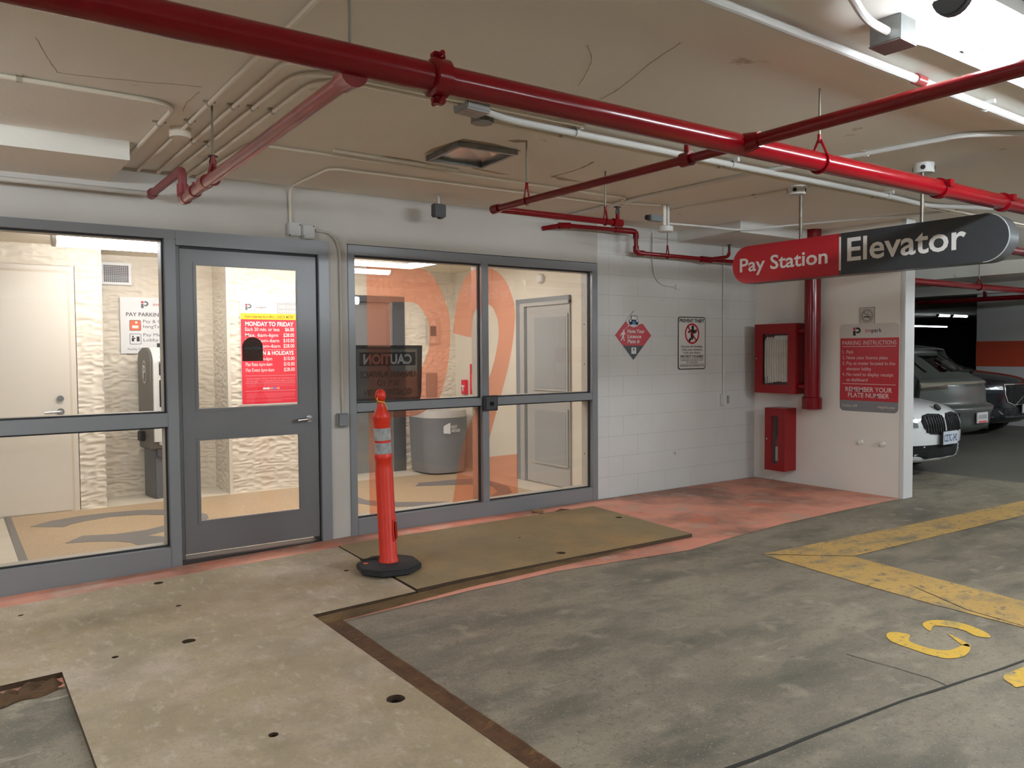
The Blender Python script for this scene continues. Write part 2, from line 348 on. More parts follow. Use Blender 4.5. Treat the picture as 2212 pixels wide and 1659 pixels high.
# ------------------------------------------------------------------ lobby shell
LZ = 2.47
lf = thing('floor_lobby', None, None); structure(lf, 'pale lobby floor with beige terrazzo field and grey shapes')
MB().add([(-3, 6.06, 0.0), (6.2, 6.06, 0.0), (6.2, 9.2, 0.0), (-3, 9.2, 0.0)], [(0, 1, 2, 3)]).build('pale_tile', TILEW, lf)
MB().box(0.43, 4.98, 6.16, 8.44, -0.01, 0.002).build('terrazzo_field', TERR, lf)
MB().box(0.375, 0.43, 6.16, 8.44, -0.01, 0.003).build('border_strip', TERRG, lf)
def floor_shape(name, P): return MB().prism(P, -0.005, 0.004, 'z').build(name, TERRG, lf)
floor_shape('inlay_curve', [(0.536, 7.872), (0.7, 8.038), (0.944, 8.123), (1.192, 8.135), (1.441, 8.094), (1.64, 7.973), (1.80, 7.80), (1.889, 7.505), (1.86, 7.33), (1.783, 7.20), (1.66, 7.08), (1.487, 6.99), (1.424, 6.985), (1.27, 6.912),
    (1.388, 6.771), (1.35, 6.30), (1.153, 6.30), (1.155, 6.561), (1.12, 6.727), (1.033, 6.842), (0.872, 6.946), (0.703, 7.007), (0.85, 7.219), (1.077, 7.124), (1.305, 7.136), (1.487, 7.241), (1.62, 7.38), (1.65, 7.52), (1.582, 7.697), (1.396, 7.849), (1.158, 7.907), (0.95, 7.849), (0.841, 7.777), (0.767, 7.684)])
floor_shape('inlay_curve', [(3.30, 7.55), (3.354, 7.506), (3.347, 7.265), (3.511, 7.021), (3.75, 6.85), (3.963, 6.693), (3.952, 6.608), (3.577, 6.705), (3.395, 6.791), (3.26, 7.0), (3.2, 7.25)])
floor_shape('inlay_curve', [(4.128, 7.705), (4.275, 7.894), (4.78, 7.84), (4.95, 7.75), (4.97, 7.45), (4.923, 7.075), (4.741, 6.75), (4.603, 6.638), (4.431, 6.685), (4.664, 6.899), (4.801, 7.218), (4.731, 7.42), (4.468, 7.542)])
structure(MB().box(-3, 6.2, 6.06, 9.3, LZ, LZ + 0.1).build('ceiling_lobby', LOBC), 'cream lobby ceiling')

def wave_wall(name, p0, p1, z0, z1, m, label, amp=0.011, step=0.0125, holes=()):
    """wall of rippled relief panels between two plan points, rippled on its left side when walking p0 -> p1"""
    a = np.array(p0, float); b = np.array(p1, float); Ln = np.linalg.norm(b - a); d = (b - a) / Ln; nrm = np.array([d[1], -d[0]])
    nx = max(2, int(Ln / step)); nz = int((z1 - z0) / (step * 0.7)); s = np.linspace(0, Ln, nx + 1); z = np.linspace(z0, z1, nz + 1)
    S, Zz = np.meshgrid(s, z)
    S2 = S + a[0] * 1.3 + a[1] * 0.7
    rng = np.random.RandomState(11); LAT = rng.rand(96, 96)
    def vnoise(x, y):
        xi, yi = np.floor(x).astype(int), np.floor(y).astype(int); fx, fy = x - xi, y - yi; fx = fx * fx * (3 - 2 * fx)
        g = lambda i, j: LAT[i % 96, j % 96]
        return (g(xi, yi) * (1 - fx) + g(xi + 1, yi) * fx) * (1 - fy) + (g(xi, yi + 1) * (1 - fx) + g(xi + 1, yi + 1) * fx) * fy
    n1 = vnoise(S2 / 0.078 + 7, Zz / 0.030 + 0.35 * np.sin(S2 / 0.11)); n2 = vnoise(S2 / 0.05 + 31, Zz / 0.02)
    h = amp * (1.5 * (1 - np.abs(2 * n1 - 1)) + 0.3 * n2)
    V = np.stack([a[0] + d[0] * S + nrm[0] * h, a[1] + d[1] * S + nrm[1] * h, Zz], -1).reshape(-1, 3)
    idx = np.arange((nx + 1) * (nz + 1)).reshape(nz + 1, nx + 1)
    F = np.stack([idx[:-1, :-1], idx[:-1, 1:], idx[1:, 1:], idx[1:, :-1]], -1).reshape(-1, 4)
    me = bpy.data.meshes.new(name); me.from_pydata(V.tolist(), [], F.tolist()); me.update(); me.shade_smooth(); me.materials.append(m)
    o = bpy.data.objects.new(name, me); COL.objects.link(o); return structure(o, label)
wave_wall('wall_lobby_door_side', (0.995, 8.49), (1.215, 8.49), 0, LZ, LOBW, 'cream rippled lobby panel beside the cream door')
wave_wall('wall_lobby_over_door', (-1.6, 8.49), (0.995, 8.49), 2.28, LZ, LOBW, 'cream rippled lobby panel over the cream door')
structure(MB().box(-3, 1.212, 8.505, 9.1, -0.02, LZ).build('wall_lobby_left', LOBP), 'cream lobby wall behind the rippled panels')
structure(MB().box(1.205, 1.219, 8.478, 9.06, 0, LZ).build('trim_5', mat('metal_corner_trim', (208, 200, 186), 0.3, metal=0.4)), 'pale metal corner strip at the lobby recess')
wave_wall('wall_lobby_recess', (1.219, 9.06), (2.40, 9.06), 0, LZ, LOBW, 'beige rippled wall at the back of the lobby recess')
wave_wall('wall_lobby_return', (2.397, 9.06), (2.397, 8.53), 0, LZ, LOBW, 'beige rippled side of the lobby recess')
structure(MB().box(2.376, 2.408, 8.496, 8.545, 0, LZ).build('trim_7', mat('panel_corner_trim', (216, 206, 190), 0.4)), 'pale corner strip of the rippled lobby wall')
wave_wall('wall_lobby_rates', (2.40, 8.525), (3.46, 8.525), 0, LZ, LOBW, 'cream rippled lobby wall carrying the rates sign')
structure(MB().box(3.455, 3.47, 8.52, 8.9, 0, LZ).build('trim_6', LOBP), 'plain return beside the elevator')
wave_wall('wall_lobby_elevator', (4.62, 8.88), (5.36, 8.88), 0, LZ, LOBW, 'cream rippled lobby wall beside the elevator')
wave_wall('wall_lobby_over_elevator', (3.46, 8.88), (4.62, 8.88), 2.145, LZ, LOBW, 'cream rippled lobby wall over the elevator')
structure(MB().box(1.2, 5.5, 9.08, 9.2, 0, LZ).build('wall_lobby_rear', LOBP), 'plain wall behind the lobby panels')
structure(MB().box(5.36, 5.5, 6.06, 9.2, 0, LZ).build('wall_lobby_side', LOBP), 'plain cream lobby wall with the grey door')
structure(MB().box(-3.1, -3, 6.06, 9.2, 0, LZ).build('wall_lobby_end', LOBP), 'plain cream lobby end wall')

# cream lobby door
d2 = thing('door_2', None, None); structure(d2, 'cream lobby door with lever handle')
MB().box(-0.06, 0.985, 8.46, 8.50, 0, 2.275).build('casing', LOBDOOR, d2)
MB().box(0.01, 0.945, 8.452, 8.462, 0, 2.235).build('jamb', mat('lobby_door_jamb', (206, 192, 170), 0.45), d2)
MB().box(0.03, 0.925, 8.444, 8.455, 0.012, 2.21).build('leaf', LOBDOOR, d2, bevel=0.002)
lv = MB().tube(rpath([(0.845, 8.444, 0.935), (0.845, 8.385, 0.935), (0.71, 8.385, 0.93)], 0.02), 0.011, 10).build('handle', CHROME, d2, smooth=True)
MB().tube([(0.845, 8.446, 0.935), (0.845, 8.43, 0.935)], 0.03, 16).build('handle_rose', CHROME, d2, smooth=True)
MB().tube([(0.845, 8.446, 1.055), (0.845, 8.425, 1.055)], 0.028, 16).build('lock_cylinder', CHROME, d2, smooth=True)
# grey lobby door in the side wall (faces -X)
d3 = thing('door_3', None, None, (5.36, 7.0, 0), -math.pi / 2); structure(d3, 'grey lobby door with two wired panes')
gx0, gx1 = -0.29, 0.47      # local x runs toward -Y
MB().box(gx0 - 0.20, gx0 - 0.0, -0.03, 0.02, 0, 1.965).box(gx0 - 0.2, gx1 + 0.0, -0.03, 0.02, 1.965, 2.05).build('casing', GDOOR2, d3, bevel=0.004)
MB().box(gx0 - 0.10, gx0 - 0.02, -0.045, 0.0, 0, 1.962).box(gx0 - 0.1, gx1, -0.045, 0, 1.962, 2.0).build('stop', GDOOR, d3)
MB().box(gx0, gx1, -0.02, 0.0, 0.01, 1.965).build('leaf', GDOOR, d3)
for (a, b) in ((1.06, 1.83), (0.25, 0.815)):
    fr = MB().box(gx0 + 0.135, gx1 - 0.02, -0.034, -0.018, a - 0.03, b + 0.03).build('pane_frame', GDOOR, d3, bevel=0.004)
    MB().box(gx0 + 0.165, gx1 - 0.05, -0.037, -0.03, a, b).build('pane', mat('wired_glass', (164, 165, 163), 0.15), fr)

# ------------------------------------------------------------------ lobby glazing
YF0, YF1, YG = YW - 0.012, YW + 0.15, YW + 0.045
w1 = thing('window_1', None, None); structure(w1, 'grey framed lobby window left of the door, two panes high')
def member(name, x0, x1, z0, z1, parent, m=FRAME, y0=YF0, y1=YF1): return MB().box(x0, x1, y0, y1, z0, z1).build(name, m, parent, bevel=0.003)
member('head', -1.45, 1.316, 2.252, 2.315, w1); member('mullion', 1.242, 1.316, -0.04, 2.252, w1)
member('mid_rail', -1.37, 1.242, 0.951, 1.045, w1); member('jamb', -1.45, -1.37, -0.1, 2.252, w1)
MB().prism([(-1.37, -0.1), (1.242, -0.036), (1.242, 0.107), (-1.37, 0.107)], YF0, YF1).build('sill', FRAME, w1)
def pane(x0, x1, z0, z1, parent):
    s = 0.012
    for n, (a, b, c, d) in (('stop', (x0, x1, z0, z0 + s)), ('stop', (x0, x1, z1 - s, z1)), ('stop', (x0, x0 + s, z0 + s, z1 - s)), ('stop', (x1 - s, x1, z0 + s, z1 - s))):
        MB().box(a, b, YG - 0.014, YG - 0.004, c, d).build('gasket', TRIMD, parent)
        MB().box(a, b, YG + 0.008, YF1 - 0.01, c, d).build('inner_stop', STOP, parent)
    return MB().box(x0 + 0.002, x1 - 0.002, YG, YG + 0.001, z0 + 0.002, z1 - 0.002).build('pane', GLASS, parent)
pane(-1.37, 1.242, 1.045, 2.252, w1); pane(-1.37, 1.242, 0.107, 0.951, w1)
w2 = thing('window_2', None, None); structure(w2, 'grey framed lobby window with translucent P2 lettering, four panes')
member('head', 2.592, 5.185, 2.228, 2.306, w2); member('jamb', 2.592, 2.650, -0.02, 2.228, w2); member('jamb', 5.115, 5.185, -0.02, 2.228, w2)
member('sill', 2.650, 5.115, -0.02, 0.128, w2); member('mullion', 3.842, 3.912, 0.128, 2.228, w2)
member('mid_rail', 2.650, 3.842, 0.986, 1.053, w2); member('mid_rail', 3.912, 5.115, 0.986, 1.053, w2)
PANES = [(2.650, 3.842, 1.053, 2.228), (3.912, 5.115, 1.053, 2.228), (2.650, 3.842, 0.128, 0.986), (3.912, 5.115, 0.128, 0.986)]
# P2 film, clipped to each pane
Pout = [(2.989, 2.160), (3.224, 2.165), (3.334, 2.140), (3.422, 2.060), (3.498, 1.915), (3.551, 1.738), (3.550, 1.54), (3.518, 1.301), (3.433, 1.053), (3.297, 0.961), (3.186, 0.923), (2.978, 0.922)]
Pin = [(2.985, 1.872), (3.091, 1.875), (3.22, 1.867), (3.298, 1.792), (3.333, 1.726), (3.346, 1.672), (3.344, 1.512), (3.302, 1.391), (3.261, 1.321), (3.191, 1.299), (3.083, 1.298), (2.980, 1.298)]
Two_o = [(3.582, 1.619), (3.602, 1.779), (3.642, 1.964), (3.714, 2.103), (3.786, 2.175), (3.932, 2.205), (4.065, 2.165), (4.155, 2.07), (4.22, 1.93), (4.24, 1.793), (4.217, 1.574), (4.164, 1.327), (4.07, 1.041), (3.952, 0.689), (3.915, 0.516)]
Two_i = [(3.77, 1.584), (3.776, 1.678), (3.791, 1.783), (3.84, 1.857), (3.889, 1.879), (3.943, 1.881), (3.992, 1.857), (4.027, 1.796), (4.051, 1.727), (4.055, 1.594), (4.018, 1.412), (3.957, 1.244), (3.802, 0.933), (3.709, 0.758), (3.632, 0.516)]
def refine(P, k=5):
    P = [Vector((a, b)) for a, b in P]; out = []
    for i in range(len(P) - 1):
        p0, p1, p2, p3 = P[max(0, i - 1)], P[i], P[i + 1], P[min(len(P) - 1, i + 2)]
        for j in range(k):
            t = j / k; out.append(0.5 * (2 * p1 + (p2 - p0) * t + (2 * p0 - 5 * p1 + 4 * p2 - p3) * t * t + (3 * p1 - p0 - 3 * p2 + p3) * t ** 3))
    return [tuple(p) for p in out] + [tuple(P[-1])]
def strips(A, B):
    A, B = refine(A), refine(B); return [[A[i], A[i + 1], B[i + 1], B[i]] for i in range(len(A) - 1)]
quads = [[(2.777, 0.142), (2.980, 0.142), (2.989, 2.160), (2.777, 2.150)]] + strips(Pout, Pin) + strips(Two_o, Two_i) + [[(3.632, 0.516), (4.26, 0.52), (4.258, 0.157), (3.561, 0.151)]]
def clip(poly, x0, x1, z0, z1):
    for ax, lim, sg in ((0, x0, 1), (0, x1, -1), (1, z0, 1), (1, z1, -1)):
        out = []
        for i in range(len(poly)):
            a, b = poly[i], poly[(i + 1) % len(poly)]; da, db = sg * (a[ax] - lim), sg * (b[ax] - lim)
            if da >= 0: out.append(a)
            if da * db < 0:
                t = da / (da - db); out.append((a[0] + (b[0] - a[0]) * t, a[1] + (b[1] - a[1]) * t))
        poly = out
        if len(poly) < 3: return None
    return poly
for pn in PANES:
    po = pane(*pn, w2); mb = MB()
    for q in quads:
        c = clip(q, pn[0] + 0.012, pn[1] - 0.012, pn[2] + 0.012, pn[3] - 0.012)
        if c: mb.add([(a, YG + 0.0025, b) for a, b in c], [tuple(range(len(c)))])
    tag(mb.build('film_lettering', FILM, po), 'translucent orange film lettering')
for z in (0.45, 1.33, 1.72): MB().tube([(5.102, YG + 0.05, z), (5.098, YG + 0.05, z)], 0.008, 8).build('screw', STEEL, w2)
# entrance door
d1 = thing('door_1', None, None); structure(d1, 'dark grey glazed lobby entrance door in its frame')
member('frame_head', 1.316, 2.435, 2.212, 2.315, d1); member('frame_jamb', 2.352, 2.435, -0.02, 2.212, d1)
member('frame_stop', 1.318, 1.344, -0.03, 2.212, d1, DOORG, YF0 + 0.03); member('frame_stop', 2.338, 2.353, -0.02, 2.212, d1, TRIMD, YF0 + 0.03)
member('frame_stop', 1.344, 2.338, 2.19, 2.214, d1, TRIMD, YF0 + 0.035)
MB().prism([(1.318, -0.05), (2.352, -0.025), (2.352, -0.002), (1.318, -0.002)], YF0 + 0.005, YF1).build('threshold', mat('threshold_dark', (66, 62, 58), 0.5, metal=0.3), d1)
DX0, DX1, DZ0, DZ1 = 1.345, 2.338, 0.034, 2.192; YD0, YD1 = YW + 0.018, YW + 0.06
MB().box(DX0, 1.440, YD0, YD1, DZ0, DZ1).box(2.198, DX1, YD0, YD1, DZ0, DZ1).box(1.440, 2.198, YD0, YD1, 2.096, DZ1).box(1.440, 2.198, YD0, YD1, 0.852, 1.052).box(1.440, 2.198, YD0, YD1, DZ0, 0.248).build('leaf', DOORG, d1)
for (a, b) in ((1.052, 2.096), (0.248, 0.852)):
    bd = MB()
    for (x0, x1, z0, z1) in ((1.432, 2.206, a - 0.008, a + 0.014), (1.432, 2.206, b - 0.014, b + 0.008), (1.432, 1.456, a + 0.014, b - 0.014), (2.182, 2.206, a + 0.014, b - 0.014)): bd.box(x0, x1, YD0 - 0.006, YD0 + 0.02, z0, z1)
    bd.build('glazing_bead', DOORG, d1, bevel=0.003)
    MB().box(1.442, 2.196, YG, YG + 0.001, a + 0.002, b - 0.002).build('pane', GLASS, d1)
hd = MB().tube(rpath([(2.262, YD0, 0.955), (2.262, YD0 - 0.055, 0.955), (2.155, YD0 - 0.055, 0.948)], 0.02), [0.012] * 7 + [0.014, 0.013], 12).build('handle', CHROME, d1, smooth=True)
MB().tube([(2.262, YD0 + 0.002, 0.955), (2.262, YD0 - 0.012, 0.955)], 0.027, 18).build('handle_rose', CHROME, d1, smooth=True)

# ------------------------------------------------------------------ lamps
def tube_lamp(name, label, x0, x1, y, z, m, group=None, w=0.13, h=0.10, cap=LAMPCAP, wrap=46):
    t = thing(name, label, 'lamp', ((x0 + x1) / 2, y, z), group=group); hl = (x1 - x0) / 2
    MB().box(-hl + 0.02, hl - 0.02, -w * (0.36 if wrap > 0 else 0.5), w * (0.36 if wrap > 0 else 0.5), h * (0.60 if wrap > 0 else 0.085), h * (0.95 if wrap > 0 else 0.72)).build('housing', BOXG, t, bevel=0.006)
    prof = [(w / 2 * math.cos(a), h * 0.30 + h * 0.85 * -math.sin(a)) for a in [math.radians(-wrap + (180 + 2 * wrap) * k / 10) for k in range(11)]]
    n = len(prof); ends = (-hl + 0.03, hl - 0.03)
    MB().add([(e, a, b) for e in ends for a, b in prof], [(k, k + 1, n + k + 1, n + k) for k in range(n - 1)] + [(n - 1, 0, n, 2 * n - 1)]).build('diffuser', m, t, smooth=True, ang=1.2)
    for s in (-1, 1):
        MB().prism([(a * 1.12, b * 1.1 + (0.002 if b < 0.03 else 0)) for a, b in prof] , s * hl - 0.018, s * hl + 0.018, 'x').build('end_cap', cap, t, bevel=0.006)
    for s in (-0.6, 0.6): MB().box(s * hl - 0.03, s * hl + 0.03, -0.02, 0.02, h * 0.9, ZC - z if z > 2.3 and y < 6 else h).build('bracket', BOXG, t)
    return t
tube_lamp('tube_lamp', 'bright tube lamp with dark end cap at the ceiling beside the junction box', 2.82, 5.28, 1.395, 2.634, TUBE, w=0.125, h=0.095, wrap=-14)
tube_lamp('tube_lamp', 'unseen tube lamp added left of the viewpoint', -3.4, -1.0, 3.3, 2.36, TUBE, 'garage tube lamps out of view')  # unseen; placed and hung low to brighten the left ceiling and boards
tube_lamp('tube_lamp', 'tube lamp on the ceiling far behind the viewpoint', -3.2, -0.8, -4.6, 2.46, TUBE, 'garage tube lamps out of view')
tube_lamp('tube_lamp', 'tube lamp on the ceiling behind the viewpoint toward the far bays', 4.2, 6.6, -2.6, 2.46, TUBE, 'garage tube lamps out of view')
tube_lamp('tube_lamp', 'unseen tube lamp added over the aisle past the side wall', 9.0, 11.4, 1.40, 2.46, TUBE, 'garage tube lamps out of view')  # unseen, added to light the parked cars
tube_lamp('tube_lamp', 'unseen tube lamp added over the aisle before the orange banded wall', 13.4, 15.8, 1.40, 2.46, TUBE, 'garage tube lamps out of view')  # unseen, added to brighten the banded wall and far bays
tube_lamp('tube_lamp', 'distant lit tube lamp, shorter of the pair above the dark parked vehicle', 23.2, 23.85, 11.78, 2.42, TUBEF, 'distant tube lamps', w=0.08, h=0.045)
tube_lamp('tube_lamp', 'distant lit tube lamp, longer of the pair above the dark parked vehicle', 23.95, 24.8, 11.74, 2.42, TUBEF, 'distant tube lamps', w=0.08, h=0.045)
tube_lamp('tube_lamp', 'distant low lit tube lamp just above the dark parked vehicle roof', 27.4, 30.2, 15.0, 2.28, TUBEF, 'distant tube lamps', w=0.07, h=0.035)
tube_lamp('lobby_tube_lamp', 'glowing tube lamp at the lobby ceiling behind the left window', 0.74, 1.98, 7.55, 2.385, TUBEL, w=0.12, h=0.075, cap=WHITE)
lp = thing('lobby_light_frame', 'rectangular lit ceiling light frame in the lobby behind the P2 window', 'lamp', (3.25, 7.3, LZ))
for n, b in (('light_strip', (-0.95, 0.99, 0.55, 0.66)), ('light_strip', (-0.95, 0.99, -0.66, -0.55)), ('light_strip', (0.88, 0.99, -0.55, 0.55)), ('light_strip', (-1.06, -0.95, -0.66, 0.66))):
    MB().box(b[0], b[1], b[2], b[3], -0.085, -0.045).build(n, TUBEL2, lp)
MB().box(-0.95, 0.88, -0.55, 0.55, -0.02, -0.003).build('centre_panel', LOBC, lp)

# ------------------------------------------------------------------ red sprinkler pipework
YM, ZM, RM = 2.343, 2.36, 0.047
def xring(mb, x, r, w, n=24): return mb.tube([(x - w / 2, YM, ZM), (x + w / 2, YM, ZM)], r, n)
mp = thing('sprinkler_main_pipe', 'thick glossy red sprinkler main pipe crossing the whole ceiling', 'pipe')
MB().tube([(x, YM, ZM) for x in np.linspace(-6.9, 16.4, 14)], RM, 28).build('pipe', RED, mp, smooth=True)
cl = MB().tube([(1.325, YM, ZM), (1.332, YM, ZM), (1.385, YM, ZM), (1.392, YM, ZM)], [0.052, 0.064, 0.064, 0.052], 28).build('coupling', RED, mp, smooth=True)
for s in (-1, 1):
    MB().box(1.335, 1.382, YM - 0.016, YM + 0.016, ZM + s * 0.073 - 0.012, ZM + s * 0.073 + 0.012).build('coupling_lug', RED, cl, bevel=0.006)
    MB().tube([(1.358, YM - 0.034, ZM + s * 0.075), (1.358, YM + 0.034, ZM + s * 0.075)], 0.009, 8).build('bolt', RED, cl, smooth=True)
for x in (4.61, 5.38):
    b = xring(MB(), x, RM + 0.011, 0.032).build('band_clamp', RED, mp, smooth=True)
    MB().box(x - 0.02, x + 0.02, YM - 0.075, YM - 0.045, ZM + 0.0, ZM + 0.04).build('clamp_lug', RED, b, bevel=0.003)
def hanger(parent, x, y, z, r, zc=ZC, axis='x', m=RED, rod=STEEL, ringm=None, loop=True):
    """loop hanger: rod from the slab, loop around the pipe"""
    MB().tube([(x, y, z + r + 0.055), (x, y, zc)], 0.0055, 8).build('hanger_rod', rod, parent, smooth=True)
    P = []
    for k in range(17):
        a = math.radians(-130 + 260 * k / 16 - 90); P.append((r * 1.12 * math.cos(a), r * 1.12 * math.sin(a)))
    P = [(0.006, r + 0.06)] + P[::-1] + [(-0.006, r + 0.06)]
    path = [(x, y + a, z + b) if axis == 'x' else (x + a, y, z + b) for a, b in P]
    h = MB().tube(path, 0.006, 6).build('hanger_loop', ringm or m, parent, smooth=True)
    MB().tube([(x, y, z + r + 0.045), (x, y, z + r + 0.085)], 0.010, 8).build('hanger_nut', ringm or m, h, smooth=True)
hanger(mp, 3.475, YM, ZM, RM); MB().tube([(1.045, YM, ZM + RM - 0.005), (1.045, YM, ZC)], 0.0055, 8).build('hanger_rod', STEEL, mp, smooth=True); hanger(mp, 7.0, YM, ZM, RM)
BR = 0.0215
rb = thing('sprinkler_branch_pipe', 'dark red branch pipe running toward the bright tube lamp', 'pipe', group='red sprinkler branch pipes')
MB().tube([(2.90, YM - 0.03, ZM + 0.004), (2.90, 1.2, ZM + 0.008), (2.90, -3.0, ZM + 0.01)], 0.028, 16).build('pipe', RED, rb, smooth=True)
MB().tube([(2.90, YM - 0.02, ZM + 0.004), (2.90, YM - 0.10, ZM + 0.004)], [0.044, 0.034], 16).build('outlet', RED, rb, smooth=True)
mbp = thing('sprinkler_branch_pipe', 'thin red branch pipe with a bend under the ceiling vent', 'pipe', group='red sprinkler branch pipes')
MB().tube(rpath([(2.863, YM + 0.02, ZM - 0.012), (2.863, 4.237, ZM - 0.002), (3.90, 4.237, ZM)], 0.05), BR, 14).build('pipe', RED, mbp, smooth=True)
MB().tube([(2.863, 4.19, ZM - 0.002), (2.863, 4.262, ZM - 0.002)], 0.029, 14).build('elbow', RED, mbp, smooth=True)
MB().tube([(2.863, 2.60, ZM - 0.01), (2.863, 2.66, ZM - 0.01)], 0.034, 14).build('tee', RED, mbp, smooth=True)
MB().tube([(3.86, 4.237, ZM), (3.94, 4.237, ZM)], 0.030, 14).build('elbow', RED, mbp, smooth=True)
def sprinkler(parent, x, y, z, up=True, m=STEEL):
    s = 1 if up else -1
    MB().tube([(x, y, z), (x, y, z + s * 0.035)], 0.014, 10).build('sprinkler_body', RED if up else RED, parent, smooth=True)
    h = MB().tube([(x - 0.013, y, z + s * 0.035), (x - 0.015, y, z + s * 0.06), (x - 0.006, y, z + s * 0.085)], 0.004, 6).tube([(x + 0.013, y, z + s * 0.035), (x + 0.015, y, z + s * 0.06), (x + 0.006, y, z + s * 0.085)], 0.004, 6).tube([(x, y, z + s * 0.035), (x, y, z + s * 0.085)], 0.005, 8).build('sprinkler_frame', DARK, parent, smooth=True)
    MB().tube([(x, y, z + s * 0.085), (x, y, z + s * 0.09)], 0.026, 14).build('deflector', DARK, h)
sprinkler(mbp, 3.905, 4.237, ZM + 0.025); sprinkler(mbp, 2.863, 2.63, ZM + 0.025)
hanger(mbp, 2.863, 3.90, ZM - 0.002, BR, axis='y'); hanger(mbp, 3.79, 4.237, ZM, BR)
lb = thing('sprinkler_branch_pipe', 'red branch pipe, pink from painted-in lobby light, rising to the wall over the left window', 'pipe', group='red sprinkler branch pipes')
MB().tube([(1.06, YM + 0.02, 2.318), (1.148, 4.93, 2.348)], 0.028, 18).build('pipe', RED_PINK, lb, smooth=True)
MB().tube([(1.06, YM + 0.0, 2.322), (1.063, YM + 0.07, 2.322), (1.064, YM + 0.1, 2.322)], [0.045, 0.036, 0.036], 18).build('outlet', RED_PINK, lb, smooth=True)
for y in (4.66, 4.38):
    t_ = (y - YM) / (4.93 - YM); MB().tube([(1.06 + 0.088 * t_, y - 0.045, 2.348), (1.06 + 0.088 * t_, y + 0.045, 2.348)], 0.037, 18).build('coupling', RED_PINK, lb, smooth=True)
MB().tube(rpath([(1.147, 4.85, 2.347), (1.148, 4.944, 2.350), (1.148, 4.944, 2.44)], 0.06), 0.033, 16).build('elbow', RED_PINK, lb, smooth=True)
rd2 = mat('red_pipe_faded', (136, 66, 68), 0.5)
MB().tube(rpath([(1.148, 4.944, 2.40), (1.148, 4.944, 2.525), (1.146, 5.74, 2.522)], 0.05), 0.025, 14).build('riser', rd2, lb, smooth=True)
MB().tube([(1.146, 5.74, 2.522), (1.146, 5.8, 2.522)], 0.034, 14).build('elbow', rd2, lb, smooth=True)
MB().tube([(1.16, 5.78, 2.522), (-6.9, 5.80, 2.53)], 0.017, 12).build('wall_run', WALLP, lb, smooth=True)
sprinkler(lb, 1.136, 4.25, 2.372); hanger(lb, 1.134, 4.237, 2.345, 0.028, axis='y', m=RED_PINK)
MB().tube([(1.15, 4.70, 2.37), (1.15, 4.70, 2.41)], 0.010, 8).build('plug', RED_PINK, lb, smooth=True)
wl = thing('sprinkler_wall_pipe', 'red sprinkler pipe stepping down along the block wall', 'pipe')
YP = YW - 0.13
MB().tube(rpath([(4.52, YW - 0.005, 2.59), (4.66, YP, 2.615), (5.58, YP, 2.632), (5.58, YP, 2.425), (7.35, YP, 2.42)], 0.05), BR, 14).build('pipe', RED, wl, smooth=True)
MB().tube([(4.62, YP + 0.01, 2.61), (4.74, YP, 2.618)], 0.030, 14).build('elbow', RED, wl, smooth=True)
MB().tube(rpath([(5.30, YP, 2.627), (5.58, YP, 2.632), (5.58, YP, 2.56)], 0.06), 0.029, 14).build('elbow', RED, wl, smooth=True)
MB().tube(rpath([(5.58, YP, 2.49), (5.58, YP, 2.425), (5.68, YP, 2.425)], 0.05), 0.029, 14).build('elbow', RED, wl, smooth=True)
MB().tube([(6.52, YP, 2.42), (6.68, YP, 2.42)], 0.033, 14).build('tee', RED, wl, smooth=True)
MB().tube(rpath([(6.60, YP, 2.42), (6.68, YP - 0.22, 2.43), (6.68, YP - 0.24, 2.47)], 0.03), 0.018, 12).build('sprinkler_arm', RED, wl, smooth=True)
sprinkler(wl, 6.68, YP - 0.24, 2.465); hanger(wl, 6.02, YP, 2.422, BR)
# standpipe on the side wall
sp = thing('standpipe', 'thick glossy red vertical standpipe on the cream side wall', 'pipe', (7.445, 5.085, 0))
MB().tube([(0, 0, 0.90), (0, 0, ZC)], 0.083, 28).build('pipe', RED, sp, smooth=True)
MB().tube([(0, 0, 0.83), (0, 0, 0.836), (0, 0, 0.955), (0, 0, 0.962)], [0.088, 0.102, 0.102, 0.09], 28).build('end_cap', RED, sp, smooth=True)
for z in (1.66, 1.07): MB().tube([(-0.02, 0.02, z), (-0.02, 0.22, z)], 0.032, 14).build('hose_outlet', RED, sp, smooth=True)
MB().tube([(0, 0, 1.76), (0, 0, 1.77)], 0.087, 28).build('joint_bead', RED, sp, smooth=True)
# far red pipes
fp = thing('sprinkler_main_pipe', 'dark red pipe hanging over the far parked cars', 'pipe')
MB().tube([(7.75, 5.66, 2.36), (16.4, 5.66, 2.36)], 0.045, 16).build('pipe', RED, fp, smooth=True); hanger(fp, 12.3, 5.66, 2.36, 0.045)
MB().tube([(14.0, 5.66, 2.36), (14.14, 5.66, 2.36)], 0.065, 16).build('coupling', RED, fp, smooth=True)
fp2 = thing('sprinkler_branch_pipe', 'lower dark red pipe crossing before the orange banded wall', 'pipe', group='red sprinkler branch pipes')
MB().tube([(13.9, 7.4, 2.27), (13.9, 3.0, 2.27)], 0.04, 14).build('pipe', RED, fp2, smooth=True)
MB().tube([(13.9, 6.3, 2.27), (13.9, 6.3, 2.40)], 0.028, 10).build('riser', RED, fp2, smooth=True)
fp3 = thing('sprinkler_branch_pipe', 'red pipe passing behind the round end of the elevator sign', 'pipe', group='red sprinkler branch pipes')
MB().tube([(6.2, 3.42, 2.36), (12, 3.42, 2.36)], 0.04, 14).build('pipe', RED, fp3, smooth=True); hanger(fp3, 10.5, 3.42, 2.36, 0.04)

